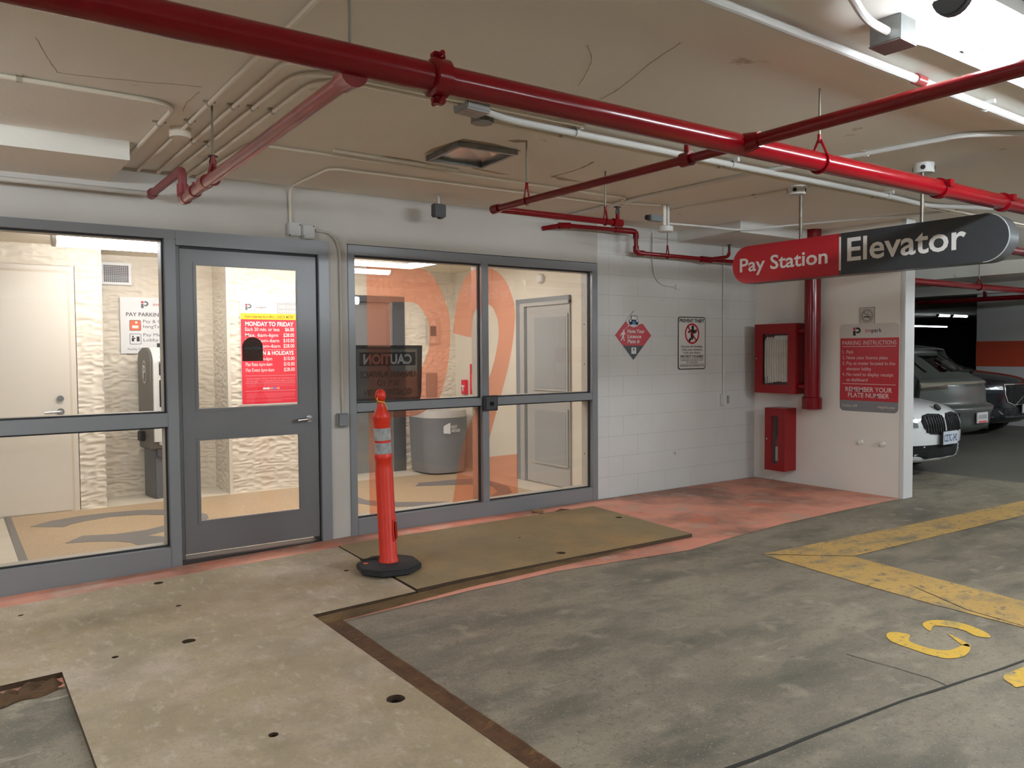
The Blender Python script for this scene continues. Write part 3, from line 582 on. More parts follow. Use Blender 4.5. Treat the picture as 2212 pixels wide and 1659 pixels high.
# ------------------------------------------------------------------ conduits and ceiling fittings
STRAP = mat('strap_painted', (176, 166, 148), 0.6)
def conduit(label, pts, r=0.011, m=CONDP, bend=0.10, straps=(), group='painted ceiling conduits', name='conduit'):
    t = thing(name, label, 'conduit', group=group)
    MB().tube(rpath(pts, bend), r, 10).build('pipe', m, t, smooth=True)
    for (x, y, z, ax) in straps:
        if ax == 'y': MB().box(x - r * 2.6, x + r * 2.6, y - 0.011, y + 0.011, z + r * 0.6, ZC).tube([(x, y - 0.011, z), (x, y + 0.011, z)], r * 1.25, 10).build('strap', STRAP if m is CONDP else m, t)
        else: MB().box(x - 0.011, x + 0.011, y - r * 2.6, y + r * 2.6, z + r * 0.6, ZC).tube([(x - 0.011, y, z), (x + 0.011, y, z)], r * 1.25, 10).build('strap', STRAP if m is CONDP else m, t)
    return t
ZR = 2.695
conduit('straight painted conduit running to the round ceiling box', [(1.10, -6, ZR), (1.10, 4.70, ZR)], straps=[(1.10, 4.16, ZR, 'y'), (1.10, 4.55, ZR, 'y')])
conduit('short painted conduit from the round ceiling box to the wall', [(1.097, 4.80, ZR), (1.097, 5.1, ZR), (1.09, YW, ZR)])
conduit('painted conduit second from the round ceiling box', [(3.0, 3.36, ZR), (1.214, 3.36, ZR), (1.214, YW, ZR)], straps=[(1.214, 4.15, ZR, 'y'), (1.214, 4.95, ZR, 'y')])
conduit('painted conduit third from the round ceiling box', [(2.9, 3.42, ZR), (1.302, 3.42, ZR), (1.302, YW, ZR)], bend=0.22, straps=[(1.302, 4.12, ZR, 'y'), (1.302, 4.95, ZR, 'y')])
conduit('painted conduit fourth from the round ceiling box', [(2.15, 3.475, ZR), (1.405, 3.475, ZR), (1.405, YW, ZR)], bend=0.22, straps=[(1.405, 4.11, ZR, 'y')])
rbx = thing('round_ceiling_box', 'round painted ceiling box at the end of a conduit', 'junction box', (1.095, 4.745, ZC))
MB().lathe([(0.055, -0.055), (0.057, -0.05), (0.057, 0.0)], 20).build('body', CONDP, rbx, smooth=True)
conduit('painted conduit bending toward the soffit at the left', [(-6.9, 4.265, ZR), (0.972, 4.265, ZR), (0.972, YW, ZR)], r=0.013, bend=0.16, straps=[(0.30, 4.265, ZR, 'x'), (0.972, 4.67, ZR, 'y')])
conduit('thin painted conduit along the ceiling between vent and wall', [(1.47, YW, ZR), (1.50, 4.80, ZR), (4.55, 4.82, ZR), (4.62, 5.0, ZR), (5.0, 4.9, ZR)], r=0.009, bend=0.08)
conduit('painted conduit curving down to the double wall box', [(4.75, 5.08, ZR), (2.14, 5.13, ZR), (2.13, YW - 0.014, ZR), (2.135, YW - 0.014, 2.42)], r=0.010, bend=0.10)
conduit('wide shallow painted duct strip under the ceiling vent', [(1.98, 4.70, ZR + 0.004), (2.9, 4.74, ZR + 0.004)], r=0.012, group=None)
jb = thing('ceiling_junction_box', 'grey square ceiling junction box beside the red main pipe', 'junction box', (2.20, 3.46, ZC), 0.1)
MB().box(-0.075, 0.075, -0.06, 0.06, -0.05, 0.0).build('body', BOXG, jb, bevel=0.006); MB().box(-0.07, 0.07, -0.055, 0.055, -0.054, -0.05).build('cover', GALV, jb)
jb = thing('ceiling_junction_box', 'eight sided grey ceiling box next to the square box', 'junction box', (2.34, 3.58, ZC))
MB().lathe([(0.062, -0.05), (0.062, 0.0)], 8).build('body', GALV, jb); MB().lathe([(0.058, -0.054), (0.058, -0.05)], 8).build('cover', BOXG, jb)
conduit('thick white conduit running beneath the red main pipe', [(2.27, 3.45, 2.68), (2.45, 3.49, 2.672), (6.2, 3.53, 2.672), (6.9, 3.6, 2.68), (7.5, 3.35, 2.68)], r=0.019, m=CONDW, bend=0.15, straps=[(2.91, 3.49, 2.672, 'x'), (4.25, 3.505, 2.672, 'x'), (6.15, 3.53, 2.672, 'x')], group='white ceiling conduits')
conduit('thin painted conduit beside the thick white conduit', [(2.36, 3.56, 2.685), (2.5, 3.56, 2.682), (6.15, 3.60, 2.682), (9, 3.62, 2.682)], r=0.009, m=CONDP, straps=[(2.90, 3.56, 2.682, 'x'), (4.25, 3.58, 2.682, 'x'), (6.13, 3.60, 2.682, 'x')], group='white ceiling conduits')
conduit('thin painted conduit outermost beside the thick white conduit', [(2.42, 3.61, 2.685), (2.55, 3.61, 2.682), (6.15, 3.65, 2.682), (9, 3.67, 2.682)], r=0.009, m=CONDP, straps=[(2.89, 3.61, 2.682, 'x'), (4.25, 3.63, 2.682, 'x'), (6.12, 3.65, 2.682, 'x')], group='white ceiling conduits')
rcd = conduit('white conduit with a red coupling near the bright tube lamp', [(-2, 1.88, 2.68), (2.33, 1.93, 2.68), (6.5, 2.03, 2.68)], r=0.018, m=CONDW, straps=[(4.35, 1.985, 2.68, 'x')], group='white ceiling conduits')
MB().tube([(3.63, 1.96, 2.68), (3.70, 1.96, 2.68)], 0.025, 14).build('red_coupling', RED_PINK, rcd, smooth=True)
jb = thing('ceiling_junction_box', 'deep square steel box hanging between the tube lamp and the white conduit', 'junction box', (3.0, 1.71, ZC), 0.05)
MB().box(-0.06, 0.06, -0.06, 0.06, -0.095, 0.0).build('body', GALV, jb, bevel=0.003); MB().box(-0.062, 0.062, -0.062, 0.062, -0.10, -0.095).build('cover', mat('box_cover_dark', (112, 92, 92), 0.5), jb)
for x in (-0.02, 0.025): MB().tube([(0.06, x, -0.035), (0.0625, x, -0.035)], 0.013, 12).build('knockout', BOXG, jb)
conduit('white conduit entering the deep square steel box', [(1.2, 1.55, 2.69), (2.55, 1.62, 2.69), (2.80, 1.70, 2.665), (2.945, 1.70, 2.655)], r=0.016, m=CONDW, group='white ceiling conduits')
conduit('white conduit leaving the deep square steel box', [(3.06, 1.71, 2.655), (3.22, 1.715, 2.685), (6.5, 1.76, 2.69)], r=0.016, m=CONDW, straps=[(3.55, 1.72, 2.69, 'x')], group='white ceiling conduits')
conduit('painted conduit crossing the ceiling above the elevator sign', [(5.6, 1.9, ZR), (5.12, 2.12, ZR), (4.86, 2.32, ZR), (4.80, 2.9, ZR), (4.66, 3.6, ZR), (4.62, 4.86, ZR), (4.68, YW, ZR)], r=0.016, m=CONDW, straps=[(4.80, 2.9, ZR, 'y')], group='white ceiling conduits')
conduit('painted conduit from the sign post box to the camera bracket', [(5.37, 3.80, ZR), (5.37, 4.1, ZR), (5.27, 4.73, ZR), (5.28, 5.1, ZR)], r=0.010, straps=[(5.365, 4.2, ZR, 'y')])
conduit('thin cable sagging along the white ceiling box', [(5.1, 4.95, 2.56), (5.9, 5.04, 2.60), (6.2, 5.05, 2.60), (6.7, 4.8, 2.66), (7.4, 3.6, 2.69)], r=0.009, m=CONDW, bend=0.2, group='white ceiling conduits')
for (x, y, lab) in ((5.372, 3.815, 'round white ceiling box over the first sign post'), (5.45, 2.875, 'round white ceiling box over the second sign post')):
    b = thing('round_ceiling_box', lab, 'junction box', (x, y, ZC)); MB().lathe([(0.062, -0.065), (0.066, -0.058), (0.066, 0)], 20).build('body', CONDW, b, smooth=True)
    for k in range(4): MB().tube([(0.066 * math.cos(k * 1.57 + .4), 0.066 * math.sin(k * 1.57 + .4), -0.035), (0.068 * math.cos(k * 1.57 + .4), 0.068 * math.sin(k * 1.57 + .4), -0.035)], 0.016, 10).build('knockout', DARK, b)
# ceiling vent
v = thing('ceiling_vent', 'open galvanised ceiling vent frame with bent sheet inside', 'vent', (2.735, 4.315, ZC), -0.05)
for n, b in (('frame_side', (-0.21, 0.21, -0.22, -0.19)), ('frame_side', (-0.21, 0.21, 0.19, 0.22)), ('frame_side', (-0.21, -0.18, -0.19, 0.19)), ('frame_side', (0.18, 0.21, -0.19, 0.19))):
    MB().box(b[0], b[1], b[2], b[3], -0.035, 0).build(n, GALV, v, bevel=0.003)
MB().add([(-0.18, -0.19, -0.006), (0.0, -0.19, -0.012), (0.18, -0.19, -0.004), (-0.18, 0.02, -0.014), (0.03, 0.0, -0.004), (0.18, 0.03, -0.013), (-0.18, 0.19, -0.005), (-0.02, 0.19, -0.012), (0.18, 0.19, -0.005)],
         [(0, 1, 4, 3), (1, 2, 5, 4), (3, 4, 7, 6), (4, 5, 8, 7)]).build('sheet', mat('vent_sheet', (205, 196, 184), 0.25, metal=0.9), v)
# double box on the wall over the door, conduit and switch box
bx = thing('wall_junction_box', 'pair of pale square boxes on the wall over the entrance door', 'junction box', (2.215, YW, 2.38))
for s in (-1, 1):
    c = MB().box(s * 0.054 - 0.052, s * 0.054 + 0.052, -0.035, 0, -0.05 - s * 0.006, 0.05 - s * 0.006).build('cover', mat('pale_box_cover', (188, 188, 186), 0.45), bx, bevel=0.008)
    for a, b_ in ((-0.04, -0.04), (0.04, 0.04)): MB().tube([(s * 0.054 + a, -0.037, b_), (s * 0.054 + a, -0.034, b_)], 0.005, 8).build('screw', DARK, c)
conduit('painted conduit dropping beside the entrance door to the switch box', [(2.33, YW - 0.016, 2.392), (2.46, YW - 0.016, 2.385), (2.525, YW - 0.016, 2.28), (2.53, YW - 0.016, 0.98)], r=0.010, m=mat('conduit_wall', (186, 180, 170), 0.5), bend=0.08)
sb = thing('switch_box', 'small grey switch box on the wall strip between door and P2 window', 'switch box', (2.522, YW, 0.93))
MB().box(-0.045, 0.045, -0.045, 0, -0.055, 0.055).build('body', BOXG, sb, bevel=0.006); MB().box(-0.04, 0.04, -0.05, -0.044, -0.05, 0.05).build('cover', mat('switch_cover', (124, 126, 128), 0.4), sb, bevel=0.003)
# sensor box hanging from the ceiling
se = thing('hanging_sensor_box', 'small dark grey box hanging on a white stem from the ceiling', 'sensor', (3.25, 5.62, ZC))
MB().tube([(0, 0, 0), (0, 0, -0.075)], 0.010, 8).build('stem', CONDW, se); MB().box(-0.055, 0.055, -0.03, 0.03, -0.175, -0.07).build('body', mat('sensor_grey', (78, 78, 78), 0.6), se, bevel=0.008)
MB().box(0.0, 0.03, -0.02, 0.02, -0.185, -0.172).build('connector', DARK, se)
# key switch on the mullion
ks = thing('access_button_plate', 'black square access button plate on the P2 window frame', 'access button', (3.912, YF0, 1.005))
MB().box(-0.078, 0.078, -0.022, 0.0, -0.068, 0.068).build('back_box', DARK, ks, bevel=0.004)
MB().box(-0.05, 0.066, -0.028, -0.02, -0.055, 0.055).build('face_plate', mat('button_plate', (82, 82, 84), 0.35, metal=0.4), ks, bevel=0.003)
MB().tube([(0.01, -0.028, -0.005), (0.01, -0.034, -0.005)], 0.020, 18).build('button', BLACK, ks); MB().tube([(0.01, -0.028, 0.038), (0.01, -0.031, 0.038)], 0.005, 10).build('indicator', DARK, ks)
# camera bracket near the block wall
cb = thing('ceiling_detector', 'white round detector on a twin drop bracket with a small camera', 'detector', (5.07, 4.90, ZC))
MB().box(-0.035, 0.0, -0.01, 0.01, -0.20, 0).build('drop_strut', CONDP, cb); MB().tube([(0.03, 0, 0), (0.03, 0, -0.19)], 0.014, 10).build('drop_pipe', CONDW, cb, smooth=True)
MB().lathe([(0.06, -0.235), (0.066, -0.23), (0.066, -0.19), (0.06, -0.186)], 20).build('detector_base', CONDW, cb, smooth=True)
cm = MB().box(-0.20, -0.05, -0.03, 0.03, -0.155, -0.105).build('camera_body', mat('camera_grey', (120, 124, 126), 0.4), cb, bevel=0.008)
MB().tube([(-0.20, 0, -0.13), (-0.225, 0, -0.132)], 0.022, 12).build('camera_lens', DARK, cm)

# ------------------------------------------------------------------ hanging sign
hs = thing('hanging_sign', 'long rounded hanging sign, red Pay Station and charcoal Elevator halves', 'sign', (5.36, 3.355, 2.152), -math.pi / 2)
hl, hh, dp = 1.062, 0.152, 0.13
def stadium(x0, x1, r, lr, rr, n=16):
    P = []
    P += [(x0 + r + r * math.cos(math.radians(90 + 180 * k / n)), r * math.sin(math.radians(90 + 180 * k / n))) for k in range(n + 1)] if lr else [(x0, r), (x0, -r)]
    P += [(x1 - r + r * math.cos(math.radians(-90 + 180 * k / n)), r * math.sin(math.radians(-90 + 180 * k / n))) for k in range(n + 1)] if rr else [(x1, -r), (x1, r)]
    return P
MB().prism(stadium(-hl, hl, hh, 1, 1), 0.003, dp).build('body', mat('sign_case', (96, 99, 102), 0.35, metal=0.2), hs, smooth=True, ang=0.5)
MB().prism(stadium(-hl + 0.001, -0.088, hh - 0.001, 1, 0), -0.003, 0.01).build('red_panel', SIGNRED, hs)
MB().prism(stadium(-0.072, hl - 0.002, hh - 0.001, 0, 1), -0.003, 0.01).build('charcoal_panel', ELEV_D, hs)
MB().box(-0.088, -0.072, -0.004, 0.01, -0.118, 0.125).build('divider', WHITE, hs)
text('Pay Station', -0.985, -0.054, 0.105, WHITE, hs, y=-0.0045, w=0.805, bold=0.018)
text('Elevator', -0.022, -0.054, 0.160, WHITE, hs, y=-0.0045, w=0.83, bold=0.016)
MB().tube([(hl - 0.152 + 0.153 * math.cos(math.radians(a)), 0.0, 0.153 * math.sin(math.radians(a))) for a in range(-90, 91, 9)], 0.0035, 6).build('edge_trim', mat('sign_edge_light', (170, 174, 176), 0.3), hs, smooth=True)
for x, z in ((-0.46, 0), (0.485, 0)): MB().tube([(x, 0.065, 0.14), (x, 0.065, ZC - 2.152 - 0.02)], 0.013, 12).build('post', STEEL, hs, smooth=True)

# ------------------------------------------------------------------ signs on walls
def logo(parent, x, z, s, y=-0.003, dark=INK):
    """square-dotted letter mark"""
    MB().box(x, x + 0.34 * s, y - 0.001, y, z + 0.70 * s, z + s).build('logo_dot', SIGNRED, parent)
    MB().box(x, x + 0.34 * s, y - 0.001, y, z, z + 0.62 * s).build('logo_stem', dark, parent)
    P = [(x + 0.42 * s, z + s)] + [(x + 0.62 * s + 0.38 * s * math.cos(math.radians(a)), z + 0.64 * s + 0.36 * s * math.sin(math.radians(a))) for a in range(90, -91, -15)] + [(x + 0.42 * s, z + 0.28 * s), (x + 0.42 * s, z + 0.5 * s)] + \
        [(x + 0.62 * s + 0.16 * s * math.cos(math.radians(a)), z + 0.64 * s + 0.14 * s * math.sin(math.radians(a))) for a in range(-90, 91, 30)] + [(x + 0.42 * s, z + 0.78 * s)]
    MB().prism(P, y - 0.001, y).build('logo_bowl', dark, parent)
def impark(parent, x, z, h, y=-0.0032, dark=INK):
    a = text('im', x, z, h, SIGNRED, parent, y=y, w=h * 1.55); text('park', x + h * 1.66, z, h, dark, parent, y=y, w=h * 2.65, bold=0.008)
R90 = -math.pi / 2
ps = thing('parking_instructions_sign', 'red and white parking instructions sign on the cream side wall', 'sign', (XR - 0.001, 4.525, 1.273), R90)
sw, shh = 0.312, 0.443
plate('white_header', -sw, sw, 0.30, shh, -0.004, 0, mat('sign_dull_white', (206, 200, 194), 0.4), ps, 0.045, (0, 0, 1, 1)); plate('red_panel', -sw, sw, -0.335, 0.30, -0.004, 0, SIGNRED, ps); plate('grey_footer', -sw, sw, -shh, -0.335, -0.004, 0, SIGNMID, ps, 0.045, (1, 1, 0, 0))
logo(ps, -0.17, 0.325, 0.082, -0.0045); impark(ps, -0.035, 0.355, 0.040, -0.005)
OFF = mat('sign_lettering_pale', (222, 206, 202), 0.4)
text('PARKING', -0.2875, 0.232, 0.040, OFF, ps, -0.005, 'L', 0.205); text('INSTRUCTIONS', 0.2875, 0.232, 0.040, OFF, ps, -0.005, 'R', 0.345)
for z in (0.212, -0.168): MB().box(-0.285, 0.285, -0.005, -0.004, z, z + 0.005).build('rule', OFF, ps)
for z, n, s in ((0.143, '1.', 'Park'), (0.085, '2.', 'Note your licence plate'), (0.028, '3.', 'Pay at meter located in the'), (-0.028, '', 'elevator lobby'), (-0.085, '4.', 'No need to display receipt'), (-0.140, '', 'on dashboard')):
    if n: text(n, -0.285, z, 0.034, OFF, ps, -0.005, w=0.026)
    text(s, -0.240, z, 0.034, OFF, ps, -0.005, w=len(s) * 0.0192)
text('REMEMBER YOUR', 0, -0.243, 0.045, OFF, ps, -0.005, 'C', 0.50, bold=0.012); text('PLATE NUMBER', 0, -0.302, 0.045, OFF, ps, -0.005, 'C', 0.44, bold=0.012)
text('Facility 539', -0.28, -0.402, 0.026, OFF, ps, -0.005, w=0.16); text('impark.com', 0.28, -0.402, 0.026, OFF, ps, -0.005, 'R', 0.175)
ns = thing('no_smoking_sign', 'small square no smoking sign above the parking instructions', 'sign', (XR - 0.001, 4.546, 1.795), R90)
plate('panel', -0.082, 0.082, -0.085, 0.085, -0.002, 0, mat('clear_sign', (196, 188, 176), 0.3), ns)
b = MB()
for q in ((-0.082, 0.082, 0.081, 0.085), (-0.082, 0.082, -0.085, -0.081), (-0.082, -0.078, -0.081, 0.081), (0.078, 0.082, -0.081, 0.081)): b.box(q[0], q[1], -0.003, -0.002, q[2], q[3])
b.build('border', INKG, ns); ring(MB(), 0, 0, 0.049, 0.055, -0.003, -0.002).build('ring', INKG, ns); ring(MB(), 0, 0, 0.064, 0.068, -0.003, -0.002).build('caption_ring', INKG, ns)
MB().prism([(-0.04, 0.035), (-0.035, 0.04), (0.04, -0.035), (0.035, -0.04)], -0.0035, -0.002).build('slash', INKG, ns)
MB().box(-0.038, 0.022, -0.0035, -0.002, -0.016, -0.006).box(0.025, 0.036, -0.0035, -0.002, -0.016, -0.006).build('cigarette', INK, ns)
MB().tube([(0.03, -0.003, -0.002), (0.024, -0.003, 0.008), (0.006, -0.003, 0.012), (0.004, -0.003, 0.026), (0.02, -0.003, 0.028)], 0.002, 4).build('smoke', INK, ns)
for y in (4.60, 4.363):
    an = thing('wall_anchor', 'small plugged pipe anchor on the side wall, ' + ('farther from' if y > 4.5 else 'closer to') + ' the white end face', 'anchor', (XR, y, 0.52), R90)
    MB().tube([(0, 0, 0), (0, -0.03, 0)], [0.026, 0.022], 14).build('plug', RWALLP, an, smooth=True); MB().tube([(0, -0.03, 0), (0, -0.05, 0)], 0.012, 10).build('stub', RWALLP, an, smooth=True)
# hose cabinet and extinguisher cabinet (boxes open behind a glazed door)
def cabinet(name, label, y, z, w, h, d, gx0, gx1, gz0, gz1):
    t = thing(name, label, 'cabinet', (XR, y, z), R90); hw, h2 = w / 2, h / 2
    MB().box(-hw, hw, -0.012, 0, -h2, h2).build('back', REDCAB, t)
    MB().box(-hw, -hw + 0.012, -d, -0.012, -h2, h2).box(hw - 0.012, hw, -d, -0.012, -h2, h2).box(-hw + 0.012, hw - 0.012, -d, -0.012, h2 - 0.012, h2).box(-hw + 0.012, hw - 0.012, -d, -0.012, -h2, -h2 + 0.012).build('body', REDCAB, t)
    dr = MB().box(-hw, gx0, -d - 0.016, -d, -h2, h2).box(gx1, hw, -d - 0.016, -d, -h2, h2).box(gx0, gx1, -d - 0.016, -d, gz1, h2).box(gx0, gx1, -d - 0.016, -d, -h2, gz0).build('door', REDCAB, t)
    MB().box(gx0, gx1, -d - 0.006, -d - 0.005, gz0, gz1).build('glass', GLASS, dr)
    MB().tube([(-hw + 0.03, -d - 0.016, 0), (-hw + 0.03, -d - 0.022, 0)], 0.009, 10).build('lock', CHROME, dr)
    return t
hc = cabinet('hose_cabinet', 'large red fire hose cabinet with a glazed door on the side wall', 5.495, 1.365, 0.525, 0.755, 0.19, -0.165, 0.165, -0.285, 0.268)
fh = MB()
for k in range(10):
    x = -0.150 + 0.031 * k; zb = -0.27 + 0.03 * random.random()
    fh.tube([(x, -0.15, zb), (x, -0.155, 0.0), (x, -0.15, 0.20), (x + 0.008, -0.14, 0.225), (x + 0.016, -0.12, 0.20), (x + 0.016, -0.12, zb)], [0.018, 0.0165, 0.0165, 0.0165, 0.0165, 0.018], 8)
hose = thing('fire_hose', 'folded pale canvas fire hose hanging behind the glazed red cabinet door', 'hose', (XR, 5.495, 1.365), R90)
fh.build('folded_hose', FOAM, hose, smooth=True); MB().box(-0.03, 0.165, -0.172, -0.06, 0.205, 0.25).build('rack', mat('hose_rack_white', (208, 208, 204), 0.4), hose, bevel=0.006)
MB().tube([(-0.13, -0.175, -0.20), (-0.13, -0.175, -0.27)], [0.022, 0.014], 12).build('nozzle', CHROME, hose, smooth=True)
ec = cabinet('extinguisher_cabinet', 'small narrow red extinguisher cabinet with a slit window near the floor', 5.49, 0.483, 0.255, 0.685, 0.19, -0.042, 0.045, -0.265, 0.255)
fe = thing('fire_extinguisher', 'red fire extinguisher with a white label inside the narrow cabinet', 'fire extinguisher', (XR - 0.10, 5.49, 0.16), R90)
MB().lathe([(0.052, 0), (0.055, 0.01), (0.055, 0.30), (0.04, 0.34), (0.018, 0.36), (0.018, 0.39)], 18).build('cylinder', mat('extinguisher_red', (140, 22, 26), 0.35), fe, smooth=True)
MB().lathe([(0.0555, 0.08), (0.0555, 0.24)], 18, cap=False).build('label_band', WHITE, fe, smooth=True); MB().box(-0.012, 0.012, -0.06, 0.03, 0.39, 0.42).build('handle', DARK, fe, bevel=0.004)
# diamond sign
ds = thing('licence_plate_reminder_sign', 'red and charcoal diamond sign with a small car, on the block wall', 'sign', (5.666, YW - 0.002, 1.615))
MB().prism([(-0.248, 0), (-0.101, 0.143), (-0.085, 0.118), (-0.055, 0.095), (0, 0.079), (0.05, 0.09), (0.094, 0.114), (0.13, 0.118), (0.248, 0), (0.142, -0.104), (-0.142, -0.104)], -0.003, 0).build('red_panel', SIGNRED, ds)
MB().prism([(-0.142, -0.104), (0.142, -0.104), (0, -0.246)], -0.003, 0).build('charcoal_panel', SIGNGREY, ds)
MB().prism([(-0.103, 0.143), (-0.1, 0.146), (0.001, 0.247), (0.003, 0.245)], -0.003, 0).build('edge_line', INK, ds)
for i, (s, z, w) in enumerate((('Note Your', 0.024, 0.235), ('Licence', -0.028, 0.188), ('Plate #', -0.078, 0.165))): text(s, -0.082, z, 0.036, WHITE, ds, -0.0045, w=w, bold=0.02)
car_i = MB().prism([(-0.04, 0.155), (-0.03, 0.198), (0.048, 0.198), (0.058, 0.155)], -0.0035, -0.001).build('car_cab_outline', INK, ds)
MB().prism([(-0.032, 0.158), (-0.024, 0.192), (0.042, 0.192), (0.05, 0.158)], -0.004, -0.0015).build('car_windscreen', WHITE, ds)
MB().prism(rrect(-0.06, 0.068, 0.122, 0.160, 0.012), -0.0036, -0.001).build('car_front', INK, ds)
MB().prism(rrect(-0.052, -0.022, 0.106, 0.128, 0.006), -0.0036, -0.001).build('car_wheel', INK, ds); MB().prism(rrect(0.034, 0.064, 0.106, 0.128, 0.006), -0.0036, -0.001).build('car_wheel', INK, ds)
for x in (-0.042, 0.05): MB().prism(disc(x, 0.147, 0.013, 14), -0.0042, -0.002).build('car_headlight', WHITE, ds)
MB().prism([(-0.018, 0.112), (0.026, 0.112), (0.03, 0.146), (-0.022, 0.146)], -0.0044, -0.002).build('car_plate', BLUE, ds); text('?', 0.004, 0.119, 0.022, WHITE, ds, -0.005, 'C', bold=0.03)
for x, z, r in ((-0.075, 0.092, 0.008), (-0.097, 0.074, 0.006), (-0.118, 0.062, 0.004)): MB().prism(disc(x, z, r, 10), -0.0042, -0.002).build('thought_dot', WHITE, ds)
MB().prism(disc(-0.134, 0.046, 0.010, 12), -0.0042, -0.002).build('walker_head', WHITE, ds)
MB().prism([(-0.150, 0.032), (-0.124, 0.034), (-0.108, 0.008), (-0.113, 0.002), (-0.130, 0.020), (-0.132, -0.012), (-0.122, -0.056), (-0.131, -0.058), (-0.142, -0.022), (-0.166, -0.058), (-0.174, -0.053), (-0.152, -0.008), (-0.154, 0.014), (-0.166, 0.006), (-0.172, -0.010), (-0.178, -0.007), (-0.170, 0.018)], -0.0042, -0.002).build('walker_figure', WHITE, ds)
MB().prism(rrect(-0.03, 0.036, -0.187, -0.122, 0.004), -0.0042, -0.002).build('small_badge', WHITE, ds); text('P', 0.003, -0.160, 0.028, INK, ds, -0.005, 'C', bold=0.04)
# prevent theft sign
th = thing('theft_warning_sign', 'white black-bordered prevent theft sign with a crossed-out thief, on the block wall', 'sign', (6.522, YW - 0.002, 1.537))
plate('border', -0.213, 0.213, -0.28, 0.28, -0.003, 0, INK, th, 0.03); plate('panel', -0.203, 0.203, -0.27, 0.27, -0.004, -0.001, mat('sign_grey_white', (214, 212, 206), 0.4), th, 0.024)
text('PREVENT THEFT', 0, 0.222, 0.034, INK, th, -0.005, 'C', 0.385, bold=0.03)
MB().prism([(0.9 * a, 0.102 + (b - 0.05) * 0.78) for a, b in [(-0.06, -0.04), (-0.05, -0.02), (-0.02, 0.0), (-0.028, 0.07), (-0.062, 0.055), (-0.074, 0.075), (-0.03, 0.105), (-0.005, 0.11), (-0.012, 0.145), (0.012, 0.165), (0.034, 0.15), (0.028, 0.115), (0.05, 0.09), (0.075, 0.12), (0.085, 0.075), (0.06, 0.065), (0.055, 0.05), (0.022, 0.055), (0.028, 0.0), (0.012, -0.038), (-0.004, -0.03), (0.004, 0.0), (-0.022, -0.045), (-0.035, -0.062), (-0.055, -0.06)]], -0.005, -0.002).build('thief_figure', INK, th)
ring(MB(), 0.0, 0.11 - 0.008, 0.092, 0.111, -0.006, -0.003).prism([(-0.078, 0.178), (-0.066, 0.188), (0.078, 0.026), (0.066, 0.016)], -0.006, -0.003).build('prohibition_ring', SIGNRED, th)
for s, z, w, h, bo in (('Remove all valuables.', -0.045, 0.335, 0.021, 0.01), ('Close your windows.', -0.078, 0.325, 0.021, 0.01), ('Lock your doors.', -0.110, 0.265, 0.021, 0.01), ('PROTECT YOURSELF', -0.152, 0.355, 0.023, 0.03), ('CARS AND CONTENTS LEFT', -0.190, 0.35, 0.018, 0.0), ('AT OWN RISK', -0.214, 0.17, 0.018, 0.0), ('TRESPASSERS WILL BE PROSECUTED', -0.250, 0.38, 0.016, 0.01)):
    text(s, 0, z, h, INK, th, -0.005, 'C', w, bold=bo)
for z in (-0.163, -0.225): MB().box(-0.19, 0.19, -0.005, -0.003, z, z + 0.003).build('rule', INK, th)
# outlet with its conduit
oc = thing('wall_outlet', 'painted conduit dropping down the block wall to a small socket box', 'outlet', (7.03, YW, 0.915))
MB().tube([(-0.01, -0.014, 1.68), (-0.01, -0.014, 0.9), (-0.005, -0.014, 0.06)], 0.011, 10).build('conduit', mat('conduit_block_wall', (206, 204, 200), 0.5), oc, smooth=True)
MB().box(-0.05, 0.05, -0.05, 0, -0.065, 0.065).build('body', BLOCKP, oc, bevel=0.008); MB().box(0.005, 0.04, -0.055, -0.048, -0.045, 0.045).build('socket_face', mat('socket_grey', (150, 148, 146), 0.4), oc, bevel=0.003)
cbl = thing('loose_cable', 'white cable hanging from the ceiling bracket onto the block wall', 'cable')
MB().tube(rpath([(5.92, YW - 0.02, 2.66), (5.92, YW - 0.02, 2.28), (6.02, YW - 0.012, 2.14), (6.30, YW - 0.012, 2.12)], 0.12), 0.007, 8).build('cable', mat('cable_white', (214, 212, 208), 0.5), cbl, smooth=True)
MB().box(6.26, 6.33, YW - 0.03, YW, 2.10, 2.15).build('end_plug', BLOCKP, cbl, bevel=0.004)

# ------------------------------------------------------------------ things on the glass
cs = thing('caution_board', 'dark caution board leaning inside the P2 window, its reversed lettering showing through', 'sign', (2.972, YG + 0.014, 1.29))
MB().prism([(-0.31, 0.228), (0.312, 0.226), (0.3115, 0.195), (-0.31, 0.195)], 0, 0.001).prism([(-0.31, 0.195), (-0.285, 0.195), (-0.285, -0.205), (-0.31, -0.205)], 0, 0.001).prism([(0.262, 0.195), (0.3115, 0.195), (0.30, -0.17), (0.293, -0.205), (0.262, -0.205)], 0, 0.001).prism([(-0.31, -0.205), (0.293, -0.205), (0.285, -0.228), (-0.30, -0.228)], 0, 0.001).build('border', CAUT, cs)
MB().box(-0.285, 0.262, 0, 0.001, -0.205, 0.195).build('panel', CAUTW, cs); MB().box(-0.262, 0.245, -0.003, -0.002, 0.06, 0.17).build('title_bar', film_mat('caution_title', (0.55, 0.55, 0.55), (70, 70, 70), 0.3), cs)
CW = mat('caution_print_pale', (150, 148, 144), 0.6); CK = mat('caution_print_dark', (40, 36, 36), 0.6)
text('CAUTION', -0.01, 0.075, 0.075, CW, cs, -0.005, 'C', 0.44, bold=0.04, mirror=True)
for s, z, w in (('UNEVEN SURFACE', -0.035, 0.50), ('DUE TO', -0.105, 0.20), ('CONSTRUCTION', -0.18, 0.43)): text(s, -0.01, z, 0.048, CK, cs, -0.005, 'C', w, bold=0.025, mirror=True)
st = thing('door_sticker', 'smoked dome-shaped caution sticker on the entrance door glass', 'sticker', (1.852, YG - 0.003, 1.49))
